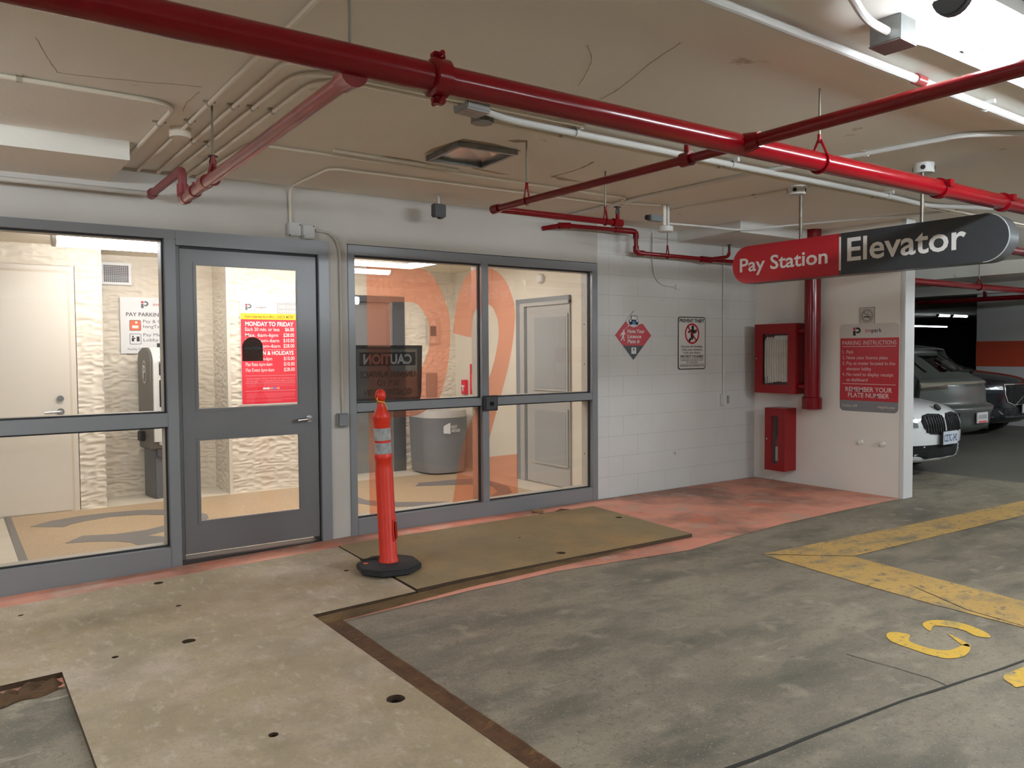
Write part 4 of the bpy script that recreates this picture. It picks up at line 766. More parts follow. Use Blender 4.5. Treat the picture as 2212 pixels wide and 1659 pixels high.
P = [(0.076, -0.09), (0.076, 0.02)] + [(0.076 * math.cos(math.radians(a)), 0.015 + 0.072 * math.sin(math.radians(a))) for a in range(10, 180, 10)] + [(-0.076, 0.02), (-0.076, -0.09)]
MB().prism(P, 0, 0.001).build('sheet', STICK, st); MB().box(-0.072, 0.072, -0.001, 0, -0.012, 0.022).build('black_bar', INK, st)
GT = mat('sticker_print', (96, 94, 92), 0.5)
text('CAUTION', 0, -0.004, 0.018, GT, st, -0.002, 'C', 0.125); text('AUTOMATIC', 0, 0.035, 0.011, INK, st, -0.002, 'C', 0.08, bold=0.02); text('DOOR', 0, -0.036, 0.012, INK, st, -0.002, 'C', 0.05, bold=0.02); text('TWO-WAY', 0, -0.068, 0.011, INK, st, -0.002, 'C', 0.09, bold=0.02); text('TRAFFIC', 0, -0.084, 0.009, INK, st, -0.002, 'C', 0.07, bold=0.02)
ring(MB(), 0, 0.005, 0.064, 0.068, -0.001, 0.0, 24).build('ring', INK, st)

# ------------------------------------------------------------------ lobby things
rs = thing('parking_rates_sign', 'tall red and yellow parking rates sign on the lobby wall behind the door', 'sign', (2.826, 8.499, 1.47))
RW, RH = 0.305, 0.545
plate('backing', -RW - 0.004, RW + 0.004, -RH - 0.012, RH + 0.004, 0, 0.003, WHITE, rs, 0.012)
def fr(f): return RH - f * 2 * RH
plate('white_header', -RW, 0.075, fr(0.122), RH, -0.002, 0.001, WHITE, rs); plate('grey_header', 0.077, RW, fr(0.122), RH, -0.002, 0.001, mat('sign_light_grey', (178, 176, 174), 0.4), rs)
plate('yellow_strip', -RW, RW, fr(0.18), fr(0.122), -0.002, 0.001, YELLOWP, rs); plate('red_panel', -RW, RW, -RH, fr(0.18), -0.002, 0.001, SIGNRED2, rs)
logo(rs, -0.255, fr(0.092), 0.065, -0.003, INKG); impark(rs, -0.145, fr(0.072), 0.026, -0.0035, INKG)
text('OPEN 24 HRS', 0.095, fr(0.065), 0.030, WHITE, rs, -0.0035, w=0.19, bold=0.02); text('7 DAYS A WEEK', 0.095, fr(0.108), 0.024, WHITE, rs, -0.0035, w=0.19)
text('Event rates may be in effect - CHECK METER', 0, fr(0.166), 0.030, mat('yellow_strip_print', (120, 90, 40), 0.5), rs, -0.0035, 'C', 0.52, bold=0.005)
text('MONDAY TO FRIDAY', 0, fr(0.243), 0.043, WHITE, rs, -0.0035, 'C', 0.52, bold=0.03)
for s, p, f, w in (('Each 20 min. or less', '$6.00', 0.292, 0.365), ('Max. 6am-6pm', '$28.00', 0.348, 0.35), ('Max. 6pm-6am', '$10.00', 0.401, 0.36), ('Event 6pm-6am', '$28.00', 0.454, 0.37), ('Flat Rate 6am-6pm', '$10.00', 0.578, 0.28), ('Flat Rate 6pm-6am', '$10.00', 0.632, 0.28), ('Flat Event 6pm-6am', '$28.00', 0.687, 0.30)):
    text(s, -0.262, fr(f), 0.036, WHITE, rs, -0.0035, w=w, bold=0.006); text(p, 0.265, fr(f), 0.038, WHITE, rs, -0.0035, 'R', 0.12 if len(p) > 5 else 0.10, bold=0.012)
text('SAT, SUN & HOLIDAYS', 0, fr(0.524), 0.040, WHITE, rs, -0.0035, 'C', 0.51, bold=0.03)
for f in (0.475, 0.727, 0.80, 0.876): MB().box(-0.272, 0.272, -0.0035, -0.002, fr(f), fr(f) + 0.002).build('rule', WHITE, rs)
PALE = mat('small_print_pink', (240, 150, 156), 0.5)
text('VEHICLES PARKED WITHOUT PAYMENT OF THE POSTED RATE', 0, fr(0.764), 0.018, PALE, rs, -0.0035, 'C', 0.52); text('MAY BE SUBJECT TO A DEMAND FOR PAYMENT OF $95.00', 0, fr(0.789), 0.018, PALE, rs, -0.0035, 'C', 0.52)
for f in (0.818, 0.833, 0.905, 0.918, 0.93, 0.943, 0.965, 0.978): MB().box(-0.26, 0.26 if f not in (0.943, 0.978) else 0.12, -0.003, -0.002, fr(f), fr(f) + 0.006).build('small_print_line', mat('small_print_red', (232, 96, 108), 0.5), rs)
for k, m_ in enumerate((WHITE, WHITE, mat('card_pink', (232, 140, 120), 0.5), mat('card_blue', (110, 130, 210), 0.5), mat('card_orange', (236, 150, 120), 0.5))): MB().box(-0.085 + k * 0.037, -0.052 + k * 0.037, -0.0035, -0.002, fr(0.862), fr(0.843)).build('card_mark', m_, rs)
pp = thing('pay_parking_sign', 'white pay parking notice on the recess wall above the pay machine', 'sign', (1.86, 9.028, 1.757))
plate('panel', -0.40, 0.31, -0.29, 0.29, 0, 0.004, WHITE, pp)
logo(pp, -0.20, 0.18, 0.072, -0.0015, INKG); impark(pp, -0.085, 0.205, 0.036, -0.002, INKG)
text('PAY PARKING OPTIONS', -0.345, 0.095, 0.038, mat('dark_grey_ink', (74, 70, 68), 0.5), pp, -0.002, w=0.62, bold=0.012)
for z, m_ in ((-0.045, ORNGI), (-0.185, WHITE)):
    plate('icon_border', -0.315, -0.205, z - 0.01, z + 0.10, -0.002, 0, INKG, pp, 0.012); plate('icon', -0.31, -0.21, z - 0.005, z + 0.095, -0.003, 0, m_, pp, 0.01)
MB().prism(rrect(-0.29, -0.23, -0.03, 0.0, 0.006), -0.004, -0.002).prism(disc(-0.25, 0.03, 0.012, 12), -0.004, -0.002).build('tag_icon', WHITE, pp)
MB().prism(disc(-0.285, -0.115, 0.009, 12), -0.004, -0.002).prism([(-0.297, -0.165), (-0.297, -0.128), (-0.262, -0.128), (-0.262, -0.138), (-0.275, -0.14), (-0.275, -0.165)], -0.004, -0.002).prism([(-0.25, -0.165), (-0.25, -0.115), (-0.222, -0.115), (-0.222, -0.165)], -0.004, -0.002).build('meter_icon', INK, pp)
for s, z in (('Pay & Go', 0.028), ('hangTag App', -0.025), ('Pay Meters', -0.112), ('Lobby of P2', -0.165)): text(s, -0.185, z, 0.032, INKG, pp, -0.002, w=len(s) * 0.0262)
text('Facility 539', -0.335, -0.255, 0.022, INKG, pp, -0.002, w=0.15)
vg = thing('wall_vent', 'white framed square grid vent high on the recess wall', 'vent', (1.44, 9.032, 2.28))
MB().box(-0.15, 0.135, 0, 0.012, -0.112, 0.112).build('backing', mat('vent_dark', (84, 84, 88), 0.7), vg)
for q in ((-0.15, 0.135, 0.085, 0.112), (-0.15, 0.135, -0.112, -0.085), (0.108, 0.135, -0.085, 0.085), (-0.15, -0.123, -0.085, 0.085)): MB().box(q[0], q[1], -0.012, 0.0, q[2], q[3]).build('frame_side', WHITE, vg)
for k in range(1, 13): MB().box(-0.123 + k * 0.0178 - 0.003, -0.123 + k * 0.0178 + 0.003, -0.008, 0, -0.085, 0.085).build('grid_bar', mat('vent_bar', (182, 180, 178), 0.5), vg)
for k in range(1, 10): MB().box(-0.123, 0.108, -0.007, 0, -0.085 + k * 0.017 - 0.003, -0.085 + k * 0.017 + 0.003).build('grid_bar', mat('vent_bar', (182, 180, 178), 0.5), vg)
# pay station
pm = thing('pay_station', 'taupe parking pay machine on a grey pedestal in the lobby recess', 'pay machine', (1.81, 8.78, 0), math.radians(8))
MB().box(-0.15, 0.15, -0.13, 0.18, 0.0, 0.50).build('pedestal', PAYP, pm, bevel=0.01); MB().box(-0.13, 0.13, -0.155, -0.12, 0.42, 0.5).build('pedestal_lip', mat('pedestal_dark', (64, 66, 70), 0.5), pm)
side = [(0.22, 0.50), (-0.14, 0.50), (-0.155, 0.56), (-0.165, 1.20)] + [(-0.02 + -0.15 * math.cos(math.radians(a)), 1.36 + 0.165 * math.sin(math.radians(a))) for a in range(0, 91, 10)] + [(0.10, 1.525), (0.19, 1.49), (0.22, 1.42)]
MB().prism(side, -0.18, 0.18, 'x').build('body', PAYB, pm, smooth=True, bevel=0.012)
bz = MB()
prof = [(-0.185, 0.58), (-0.19, 1.20)] + [(-0.02 + -0.172 * math.cos(math.radians(a)), 1.36 + 0.178 * math.sin(math.radians(a))) for a in range(0, 80, 10)]
inn = [(p[0] + 0.045, p[1]) for p in prof[:2]] + [(-0.02 + -0.125 * math.cos(math.radians(a)), 1.36 + 0.15 * math.sin(math.radians(a))) for a in range(0, 80, 10)]
bz.prism(prof + inn[::-1], -0.165, 0.165, 'x'); bz.build('bezel', PAYF, pm, smooth=True)
MB().box(-0.11, 0.12, -0.197, -0.18, 0.93, 1.20).build('screen_panel', SCREEN, pm, bevel=0.004); MB().box(-0.09, 0.10, -0.200, -0.19, 1.06, 1.17).build('display', SCREENB, pm)
MB().prism([(-0.192 + 0.012, 1.25), (-0.20, 1.25), (-0.196, 1.36), (-0.178, 1.43), (-0.165, 1.43)], -0.11, 0.11, 'x').build('header_screen', SCREEN, pm)
MB().box(-0.06, 0.02, -0.205, -0.19, 0.96, 1.03).build('card_slot', CHROME, pm, bevel=0.003); MB().box(-0.09, 0.10, -0.2, -0.18, 0.78, 0.90).build('receipt_tray', SCREEN, pm, bevel=0.003)
MB().box(-0.12, 0.12, -0.172, -0.155, 0.54, 0.72).build('lower_door', PAYF, pm, bevel=0.012); MB().box(-0.23, -0.185, 0.02, 0.12, 0.58, 0.68).build('side_lock', DARK, pm, bevel=0.006)
MB().box(-0.04, 0.08, 0.0, 0.05, 1.52, 1.57).build('antenna', DARK, pm)
ov = MB()
for k in range(24):
    a, b = 2 * math.pi * k / 24, 2 * math.pi * (k + 1) / 24
    ov.add([(-0.1925, -0.01 + 0.055 * math.cos(a), 1.28 + 0.115 * math.sin(a)), (-0.1925, -0.01 + 0.055 * math.cos(b), 1.28 + 0.115 * math.sin(b)), (-0.1925, -0.01 + 0.047 * math.cos(b), 1.28 + 0.105 * math.sin(b)), (-0.1925, -0.01 + 0.047 * math.cos(a), 1.28 + 0.105 * math.sin(a))], [(0, 1, 2, 3)])
ov.build('badge_oval', WHITE, pm)
lt = text('P', 0, 0, 0.13, WHITE, pm, 0, 'C', 0.06, bold=0.01, name='badge_letter'); lt.rotation_euler = (0, 0, -math.pi / 2); lt.location = (-0.193, -0.01, 1.215)
# elevator
ed = thing('elevator_entrance', 'grey steel elevator entrance in the lobby behind the P2 window', 'elevator', (0, 8.88, 0))
MB().box(4.46, 4.62, -0.03, 0.02, 0, 2.14).box(3.46, 4.46, -0.03, 0.02, 2.07, 2.14).build('frame', ELEVF, ed); MB().box(4.42, 4.46, -0.02, 0.08, 0, 2.07).build('jamb', ELEVM, ed)
MB().box(3.46, 3.94, 0.06, 0.10, 0, 2.07).build('door_panel', ELEVM, ed); MB().box(3.945, 4.425, 0.07, 0.11, 0, 2.07).build('door_panel', ELEVM, ed)
ln = thing('elevator_call_lantern', 'steel elevator indicator plate with up and down arrows', 'elevator indicator', (5.015, 8.853, 1.728))
MB().box(-0.095, 0.095, -0.012, 0, -0.165, 0.165).build('plate', mat('lantern_plate', (206, 194, 176), 0.3, metal=0.3), ln, bevel=0.004); MB().box(-0.04, 0.04, -0.018, -0.01, -0.06, 0.06).build('display', DARK, ln)
for s in (1, -1): MB().prism([(-0.045, 0.078 if s > 0 else -0.085), (0.045, 0.078 if s > 0 else -0.085), (0, 0.148 if s > 0 else -0.15)] if s > 0 else [(-0.045, -0.145), (0.045, -0.145), (0, -0.08)], -0.018, -0.010).build('arrow', WHITE, ln)
cp = thing('elevator_call_plate', 'plain tall steel plate below the elevator indicator', 'call plate', (4.99, 8.853, 1.045)); MB().box(-0.08, 0.08, -0.012, 0, -0.155, 0.155).build('plate', mat('call_plate_steel', (158, 146, 134), 0.3, metal=0.5), cp, bevel=0.004); MB().tube([(0, -0.012, 0), (0, -0.02, 0)], 0.014, 14).build('button', CHROME, cp)
fs = thing('fire_alarm_sign', 'narrow red fire notice on the lobby side wall', 'sign', (5.358, 8.45, 1.12), R90); plate('panel', -0.07, 0.07, -0.19, 0.19, -0.005, 0, SIGNRED2, fs); plate('picture', -0.03, 0.04, 0.09, 0.15, -0.006, -0.004, INKG, fs)
for k in range(3): MB().box(-0.03 + k * 0.03, -0.02 + k * 0.03, -0.006, -0.004, -0.14, 0.06).build('text_column', PALE, fs)
pl = thing('fire_pull_station', 'small red fire pull box with a white T-shaped handle', 'fire alarm', (5.358, 8.62, 1.02), R90); MB().box(-0.05, 0.05, -0.045, 0, -0.09, 0.09).build('body', SIGNRED2, pl, bevel=0.005); MB().box(-0.03, 0.03, -0.052, -0.044, 0.0, 0.022).box(-0.009, 0.009, -0.052, -0.044, -0.05, 0.0).build('handle', WHITE, pl)
dd = thing('smoke_detector', 'white round detector on the lobby side wall above the grey door', 'detector', (5.36, 7.036, 2.258), R90); MB().tube([(0, 0, 0), (0, -0.03, 0), (0, -0.045, 0)], [0.055, 0.055, 0.04], 20).build('body', WHITE, dd, smooth=True)
# bin
bn = thing('waste_bin', 'large rounded grey waste bin in the lobby corner', 'bin', (4.90, 8.42, 0))
def half(r, ry, n=20): return [(r * math.cos(math.radians(180 + 180 * k / n)), ry * math.sin(math.radians(180 + 180 * k / n))) for k in range(n + 1)] + [(r, 0.3), (-r, 0.3)]
def loft(mb, A, za, B, zb):
    n = len(A); return mb.add([(a, b, za) for a, b in A] + [(a, b, zb) for a, b in B], [tuple(range(n - 1, -1, -1)), tuple(range(n, 2 * n))] + [(k, (k + 1) % n, n + (k + 1) % n, n + k) for k in range(n)])
loft(MB(), half(0.27, 0.20), 0.02, half(0.305, 0.235), 0.68).build('body', BIN, bn, smooth=True, ang=0.5); loft(MB(), half(0.30, 0.23), 0.68, half(0.29, 0.22), 0.76).build('top', BINTOP, bn, smooth=True, ang=0.5)
tg = MB().prism([(-0.13, 0.50), (-0.04, 0.49), (-0.04, 0.62), (-0.10, 0.60), (-0.13, 0.58)], -0.2425, -0.232).build('tag_mark', WHITE, bn)
for s, z, w in (('READY', 0.555, 0.085), ('AROUND', 0.51, 0.12)): text(s, -0.03, z, 0.035, WHITE, bn, -0.243, w=w, bold=0.02)

# ------------------------------------------------------------------ floor: paint, boards, strips
def floor_poly(name, P, m, dz, label=None, cat=None, group=None, parent=None, sub=0.35):
    """flat shape lying on the floor, following its slight fall"""
    bm = bmesh.new(); vs = [bm.verts.new((x, y, 0)) for x, y in P]; bm.faces.new(vs)
    bmesh.ops.triangulate(bm, faces=bm.faces)
    for x in (-1.0, 0.0, 1.0, 2.0, 2.6): bmesh.ops.bisect_plane(bm, geom=bm.verts[:] + bm.edges[:] + bm.faces[:], plane_co=(x, 0, 0), plane_no=(1, 0, 0))
    for v in bm.verts: v.co.z = fz(v.co.x) + dz
    bmesh.ops.recalc_face_normals(bm, faces=bm.faces)
    for f in bm.faces:
        if f.normal.z < 0: f.normal_flip()
    me = bpy.data.meshes.new(name); bm.to_mesh(me); bm.free(); me.materials.append(m)
    o = bpy.data.objects.new(name, me); COL.objects.link(o); o.parent = parent
    return tag(o, label, cat, group)
def rounded(P, k=4):
    return refine([P[-1]] + P + [P[0], P[1]], k)[k:-k - 1]
floor_poly('painted_walkway', [(-6.9, YW - 0.02), (-6.9, 4.14), (-0.2, 4.12), (1.75, 4.10), (2.9, 4.11), (3.25, 4.13), (4.38, 4.0), (5.0, 4.08), (5.74, 4.15), (6.6, 4.17), (XR - 0.01, 4.17), (XR - 0.01, YW - 0.005), (5.2, YW - 0.02)], ORANGE, 0.0025, 'worn orange painted walkway along the lobby front', 'floor marking')
floor_poly('yellow_line', [(4.71, 3.609), (5.179, 3.19), (7.642, 3.112), (8.8, 3.08), (9.4, 3.36), (8.237, 3.42), (6.4, 3.50)], YELLOW, 0.0035, 'broad worn yellow line running toward the end of the side wall', 'floor marking', 'yellow bay lines')
floor_poly('yellow_line', [(4.70, 3.60), (5.165, 3.19), (5.087, 2.612), (5.02, 2.056), (4.98, 1.2), (4.45, 1.0), (4.54, 1.85), (4.549, 2.333), (4.591, 2.752)], YELLOW, 0.003, 'broad worn yellow line running toward the viewer from the corner', 'floor marking', 'yellow bay lines')
floor_poly('sprayed_mark', rounded([(3.869, 2.202), (3.934, 2.204), (3.963, 2.133), (3.874, 2.085), (3.857, 1.975), (3.904, 1.911), (3.996, 1.904), (4.062, 1.901), (4.02, 1.862), (3.895, 1.83), (3.798, 1.859), (3.774, 1.933), (3.783, 2.044), (3.801, 2.139)]), YELLOW2, 0.003, 'bold yellow sprayed curve on the concrete', 'floor marking', 'yellow sprayed curves')
floor_poly('sprayed_mark', rounded([(4.165, 2.173), (4.259, 2.183), (4.329, 2.131), (4.35, 2.037), (4.311, 1.927), (4.25, 1.874), (4.212, 1.918), (4.249, 2.007), (4.229, 2.091), (4.188, 2.127), (4.099, 2.1)]), YELLOW2, 0.003, 'faint yellow sprayed curve next to the yellow line', 'floor marking', 'yellow sprayed curves')
floor_poly('sprayed_mark', rounded([(4.14, 2.03), (4.09, 1.93), (4.045, 1.872), (4.03, 1.905), (4.10, 1.99)]), YELLOW2, 0.003, 'short yellow sprayed stroke inside the curves', 'floor marking', 'yellow sprayed curves')
floor_poly('sprayed_mark', rounded([(3.776, 1.61), (3.899, 1.613), (4.3, 1.56), (4.2, 1.45), (3.745, 1.513), (3.73, 1.559)]), YELLOW2, 0.003, 'yellow sprayed patch at the floor joint', 'floor marking', 'yellow sprayed curves')
JOINT = mat('floor_joint_dark', (46, 45, 40), 0.8)
def joint(P, w, m=JOINT, dz=0.002):
    A, B = [], []
    for i, (x, y) in enumerate(P):
        a = P[max(0, i - 1)]; b = P[min(len(P) - 1, i + 1)]; d = Vector((b[0] - a[0], b[1] - a[1])).normalized(); k = w * random.uniform(0.75, 1.25)
        A.append((x - d.y * k / 2, y + d.x * k / 2)); B.append((x + d.y * k / 2, y - d.x * k / 2))
    return floor_poly('joint', A + B[::-1], m, dz, parent=floor)
joint([(-6.5, 2.5), (0.5, 1.98), (2.165, 1.824), (2.30, 1.806), (2.458, 1.79), (2.65, 1.776), (2.885, 1.762), (3.198, 1.741), (3.4, 1.714), (3.617, 1.69), (3.85, 1.66), (4.058, 1.641), (6, 1.45)], 0.016)
joint([(3.47, 2.17), (3.48, 2.06), (3.496, 1.957), (3.50, 1.87), (3.507, 1.794), (3.49, 1.715)], 0.005); joint([(4.808, 2.592), (4.70, 2.36), (4.598, 2.154), (4.56, 1.847), (4.5, 1.6)], 0.006, dz=0.0045)

def board(label, x0, x1, y0, y1, m, th, holes, base=0.003, edge=PLYEDGE, skew=(0, 0, 0, 0), tilt=0.0):
    """sheet with drilled holes, following the floor"""
    bm = bmesh.new()
    P = [(x0 + skew[0], y0), (x1 + skew[1], y0), (x1 + skew[2], y1), (x0 + skew[3], y1)]; loops = [P] + [[(hx + r * math.cos(2 * math.pi * k / 16) * random.uniform(0.93, 1.06), hy + r * math.sin(2 * math.pi * k / 16)) for k in range(16)] for hx, hy, r in holes]
    es = []
    for lp in loops:
        vv = [bm.verts.new((a, b, 0)) for a, b in lp]; es += [bm.edges.new((vv[i], vv[(i + 1) % len(vv)])) for i in range(len(vv))]
    bmesh.ops.triangle_fill(bm, use_beauty=True, use_dissolve=False, edges=es)
    for x in (0.0, 1.0, 2.0, 2.6): bmesh.ops.bisect_plane(bm, geom=bm.verts[:] + bm.edges[:] + bm.faces[:], plane_co=(x, 0, 0), plane_no=(1, 0, 0))
    r = bmesh.ops.extrude_face_region(bm, geom=bm.faces[:]); top = {v for v in r['geom'] if isinstance(v, bmesh.types.BMVert)}
    for v in bm.verts: v.co.z = fz(v.co.x) + base + (th if v in top else 0) + tilt * (v.co.y - y1) * -1 * 0
    bmesh.ops.recalc_face_normals(bm, faces=bm.faces)
    t = thing('plywood_sheet', label, 'board')
    me = bpy.data.meshes.new('sheet'); me.materials.append(m); me.materials.append(edge)
    for f in bm.faces: f.material_index = 0 if abs(f.normal.z) > 0.5 else 1
    bm.to_mesh(me); bm.free(); o = bpy.data.objects.new('sheet', me); COL.objects.link(o); o.parent = t
    for hx, hy, rr in holes: MB().lathe([(rr * 0.99, 0), (rr * 0.99, 0.001)], 16, (hx, hy, fz(hx) + base)).build('hole_shade', BLACK, t)  # black disc paints the shade inside each hole
    return t
board('long dusty plywood sheet lying in front of the entrance door', -0.15, 2.285, 4.235, 5.55, PLY, 0.026, [(1.068, 5.465, 0.030), (1.062, 4.897, 0.016), (0.968, 4.262, 0.034), (0.303, 5.315, 0.014), (0.63, 4.272, 0.016), (2.12, 4.93, 0.016)], skew=(0, -0.02, 0.045, 0))
board('dusty plywood sheet in the foreground with a large round hole', 0.398, 1.615, 1.80, 4.232, PLY, 0.028, [(1.498, 2.991, 0.040), (0.984, 3.005, 0.020)])
board('olive brown plywood sheet under the orange post, beside the P2 window', 2.295, 4.735, 4.262, 5.575, PLY2, 0.026, [(3.512, 4.401, 0.034), (4.721 - 0.05, 5.058, 0.030), (3.552, 4.961, 0.013)], base=0.006, skew=(-0.01, -0.03, 0.10, 0.045))
def strip(label, P0, P1, w, m, name, seg=40, h=0.012, taper=1.0, ridges=((-0.36, 0.010), (0.05, 0.004), (0.34, 0.012))):
    a = Vector((*P0, 0)); b = Vector((*P1, 0)); d = (b - a).normalized(); nrm = Vector((-d.y, d.x, 0)); t = thing(name, label, 'floor strip'); cols = 11; vs = []
    rnd = random.Random(3 + seg)
    for i in range(seg + 1):
        p = a + (b - a) * i / seg
        for c in range(cols):
            u = c / (cols - 1) - 0.5; edge_w = (1 if 0 < c < cols - 1 else 1 + rnd.uniform(-0.04, 0.07)); q = p + nrm * ((u * edge_w * (1 + (taper - 1) * i / seg) + 0.5 * (1 - taper) * i / seg) * w)
            z = 0.004 + (0 if c in (0, cols - 1) else h * 0.35 + rnd.uniform(0, h * 0.22))
            for ru, rh in ridges: z += rh * math.exp(-((u - ru - 0.02 * math.sin(i * 0.5)) / 0.07) ** 2)
            vs.append((q.x, q.y, fz(q.x) + z))
    MB().add(vs, [(i * cols + c, (i + 1) * cols + c, (i + 1) * cols + c + 1, i * cols + c + 1) for i in range(seg) for c in range(cols - 1)]).build('felt', m, t, smooth=True, ang=1.2)
    return t
strip('ragged brown felt strip along the foreground plywood sheet', (1.680, 4.10), (1.672, 1.80), 0.125, BROWN, 'felt_strip')
strip('brown timber and felt strip along the lower edge of the two plywood sheets', (1.60, 4.165), (4.30, 4.232), 0.115, BROWN2, 'timber_strip', seg=44, taper=0.12)
# rag in the cut-out, disc and scraps by the window
rg = thing('rag', 'crumpled brown rag in the floor cut-out at the lower left', 'rag', (0.24, 4.13, fz(0.24))); nx, ny = 22, 12; vs = []
for j in range(ny + 1):
    for i in range(nx + 1):
        u, v_ = i / nx - 0.5, j / ny - 0.5; e = (1 - (2 * abs(u)) ** 4) * (1 - (2 * abs(v_)) ** 4)
        z = 0.004 + e * (0.018 + 0.012 * math.sin(u * 22 + 3 * v_) + 0.010 * math.sin(v_ * 26 - u * 9) + random.uniform(0, 0.003))
        vs.append((u * 0.30 + 0.02 * math.sin(v_ * 9), v_ * 0.14 * (1 + 0.3 * math.sin(u * 11)) + 0.02 * math.sin(u * 6), max(0.0035, z - 0.001)))
MB().add(vs, [(j * (nx + 1) + i, j * (nx + 1) + i + 1, (j + 1) * (nx + 1) + i + 1, (j + 1) * (nx + 1) + i) for j in range(ny) for i in range(nx)]).build('cloth', RAG, rg, smooth=True, ang=3)
dc = thing('wooden_disc', 'small round wooden cut-out disc by the P2 window sill', 'disc', (4.33, 5.76, 0.003)); MB().lathe([(0.05, 0), (0.052, 0.004), (0.052, 0.018), (0.05, 0.02)], 24).build('disc', mat('disc_wood', (150, 122, 84), 0.7, var=(20, (124, 96, 62), 1.0)), dc)
sc = thing('tape_scrap', 'brown torn tape scrap between the wooden disc and the olive plywood', 'scrap', (0, 0, 0.004)); MB().add([(4.15, 5.61, 0), (4.28, 5.66, 0.012), (4.45, 5.67, 0.006), (4.56, 5.72, 0.014), (4.66, 5.69, 0.0), (4.60, 5.63, 0.006), (4.45, 5.61, 0.008), (4.3, 5.595, 0.003)], [(0, 1, 7), (1, 2, 6, 7), (2, 3, 5, 6), (3, 4, 5)]).build('scrap', RAG, sc)

# ------------------------------------------------------------------ delineator post
dl = thing('delineator_post', 'orange plastic delineator post with two reflective bands on a black rubber base', 'traffic post', (2.345, 4.755, 0.033), math.radians(-12))
ob = [(0.215 * math.cos(math.radians(22.5 + 45 * k)), 0.215 * math.sin(math.radians(22.5 + 45 * k))) for k in range(8)]
bs = MB(); loft(bs, ob, 0.0, ob, 0.035); loft(bs, ob, 0.035, [(a * 0.86, b * 0.86) for a, b in ob], 0.05)
base = bs.build('rubber_base', RUBBER, dl, bevel=0.004); MB().box(-0.165, -0.055, 0.075, 0.115, 0.047, 0.052).build('grip_slot', BLACK, base); MB().lathe([(0.017, 0.05), (0.017, 0.0515)], 12, (-0.155, 0.0, 0)).build('orange_dot', mat('orange_dot', (236, 104, 70), 0.5), base)
prof = [(0.066, 0.045), (0.064, 0.065), (0.058, 0.075), (0.058, 0.66), (0.0535, 0.675), (0.0535, 0.72), (0.059, 0.735), (0.060, 0.75), (0.054, 0.765), (0.052, 0.775), (0.052, 0.955), (0.0545, 0.965), (0.0575, 1.005), (0.0575, 1.012), (0.050, 1.03), (0.032, 1.065), (0.023, 1.085), (0.021, 1.115), (0.021, 1.12)]
tb = MB().lathe(prof, 32).build('tube', DELO, dl, smooth=True, ang=0.8)
tb.rotation_euler = (math.radians(0.6), math.radians(-2.6), math.radians(12))
MB().lathe([(0.0, 1.105), (0.02, 1.108), (0.033, 1.125), (0.036, 1.145), (0.031, 1.168), (0.018, 1.184), (0.0, 1.188)], 20, cap=False).build('knob', DELO, tb, smooth=True, ang=1.5)
for z0, z1 in ((0.855, 0.935), (0.768, 0.84)): MB().lathe([(0.0535, z0), (0.0542, z0 + 0.001), (0.0542, z1 - 0.001), (0.0535, z1)], 32, cap=False).build('reflective_band', REFL, tb, smooth=True)
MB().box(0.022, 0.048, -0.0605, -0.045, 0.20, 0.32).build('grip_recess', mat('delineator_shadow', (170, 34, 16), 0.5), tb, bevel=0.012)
MB().tube([(0.018, -0.058, 0.19), (0.014, -0.0595, 0.26), (0.018, -0.058, 0.33), (0.05, -0.042, 0.335)], 0.006, 8).build('grip_rim', DELO, tb, smooth=True)
tp = MB().tube([(0.024 * math.cos(a), 0.024 * math.sin(a), 1.103 + 0.006 * math.sin(a * 2)) for a in np.linspace(0, 6.3, 20)], 0.0055, 6).tube([(0.024, -0.005, 1.10), (0.036, -0.012, 1.07), (0.030, -0.014, 1.035)], 0.004, 6).tube([(-0.02, -0.02, 1.105), (-0.036, -0.022, 1.125), (-0.03, -0.024, 1.135)], 0.004, 6).build('caution_tape', TAPEY, tb, smooth=True)

# ------------------------------------------------------------------ parked cars
def car_body(prof, W, nu=15):
    """prof: (y, z, half width, plan curve, crown) from the near bumper's lower edge over the roof to the far bumper"""
    mb = MB(); U = np.linspace(-1, 1, nu); rows_ = []
    for (y, z, w, pc, cr) in prof:
        rows_.append([(w * u, y + pc * abs(u) ** 2.6, z - cr * u * u) for u in U])
    vs = [p for r in rows_ for p in r]; n = len(prof)
    mb.add(vs, [(i * nu + k, i * nu + k + 1, (i + 1) * nu + k + 1, (i + 1) * nu + k) for i in range(n - 1) for k in range(nu - 1)])
    for s, k in ((-1, 0), (1, nu - 1)):
        vs = []; 
        for r in rows_:
            e = r[k]
            for t_ in (0, 0.25, 0.5, 0.8, 1.0):
                zz = e[2] + (0.24 - e[2]) * t_ if e[2] > 0.24 else e[2]
                tw = min(1.0, t_ / 0.5); xx = e[0] + (s * W - e[0]) * math.sin(tw * math.pi / 2) if e[2] > 0.24 else e[0]
                if t_ == 1.0: xx *= 0.96
                vs.append((xx, e[1], zz))
        mb.add(vs, [(i * 5 + t_, i * 5 + t_ + 1, (i + 1) * 5 + t_ + 1, (i + 1) * 5 + t_) for i in range(n - 1) for t_ in range(4)])
    return mb
def spline_prof(P, k=4):
    A = np.array(P, float); out = []
    for i in range(len(A) - 1):
        p0, p1, p2, p3 = A[max(0, i - 1)], A[i], A[i + 1], A[min(len(A) - 1, i + 2)]
        for j in range(k):
            t = j / k; out.append(0.5 * (2 * p1 + (p2 - p0) * t + (2 * p0 - 5 * p1 + 4 * p2 - p3) * t * t + (3 * p1 - p0 - 3 * p2 + p3) * t ** 3))
    return [tuple(x) for x in out] + [tuple(A[-1])]
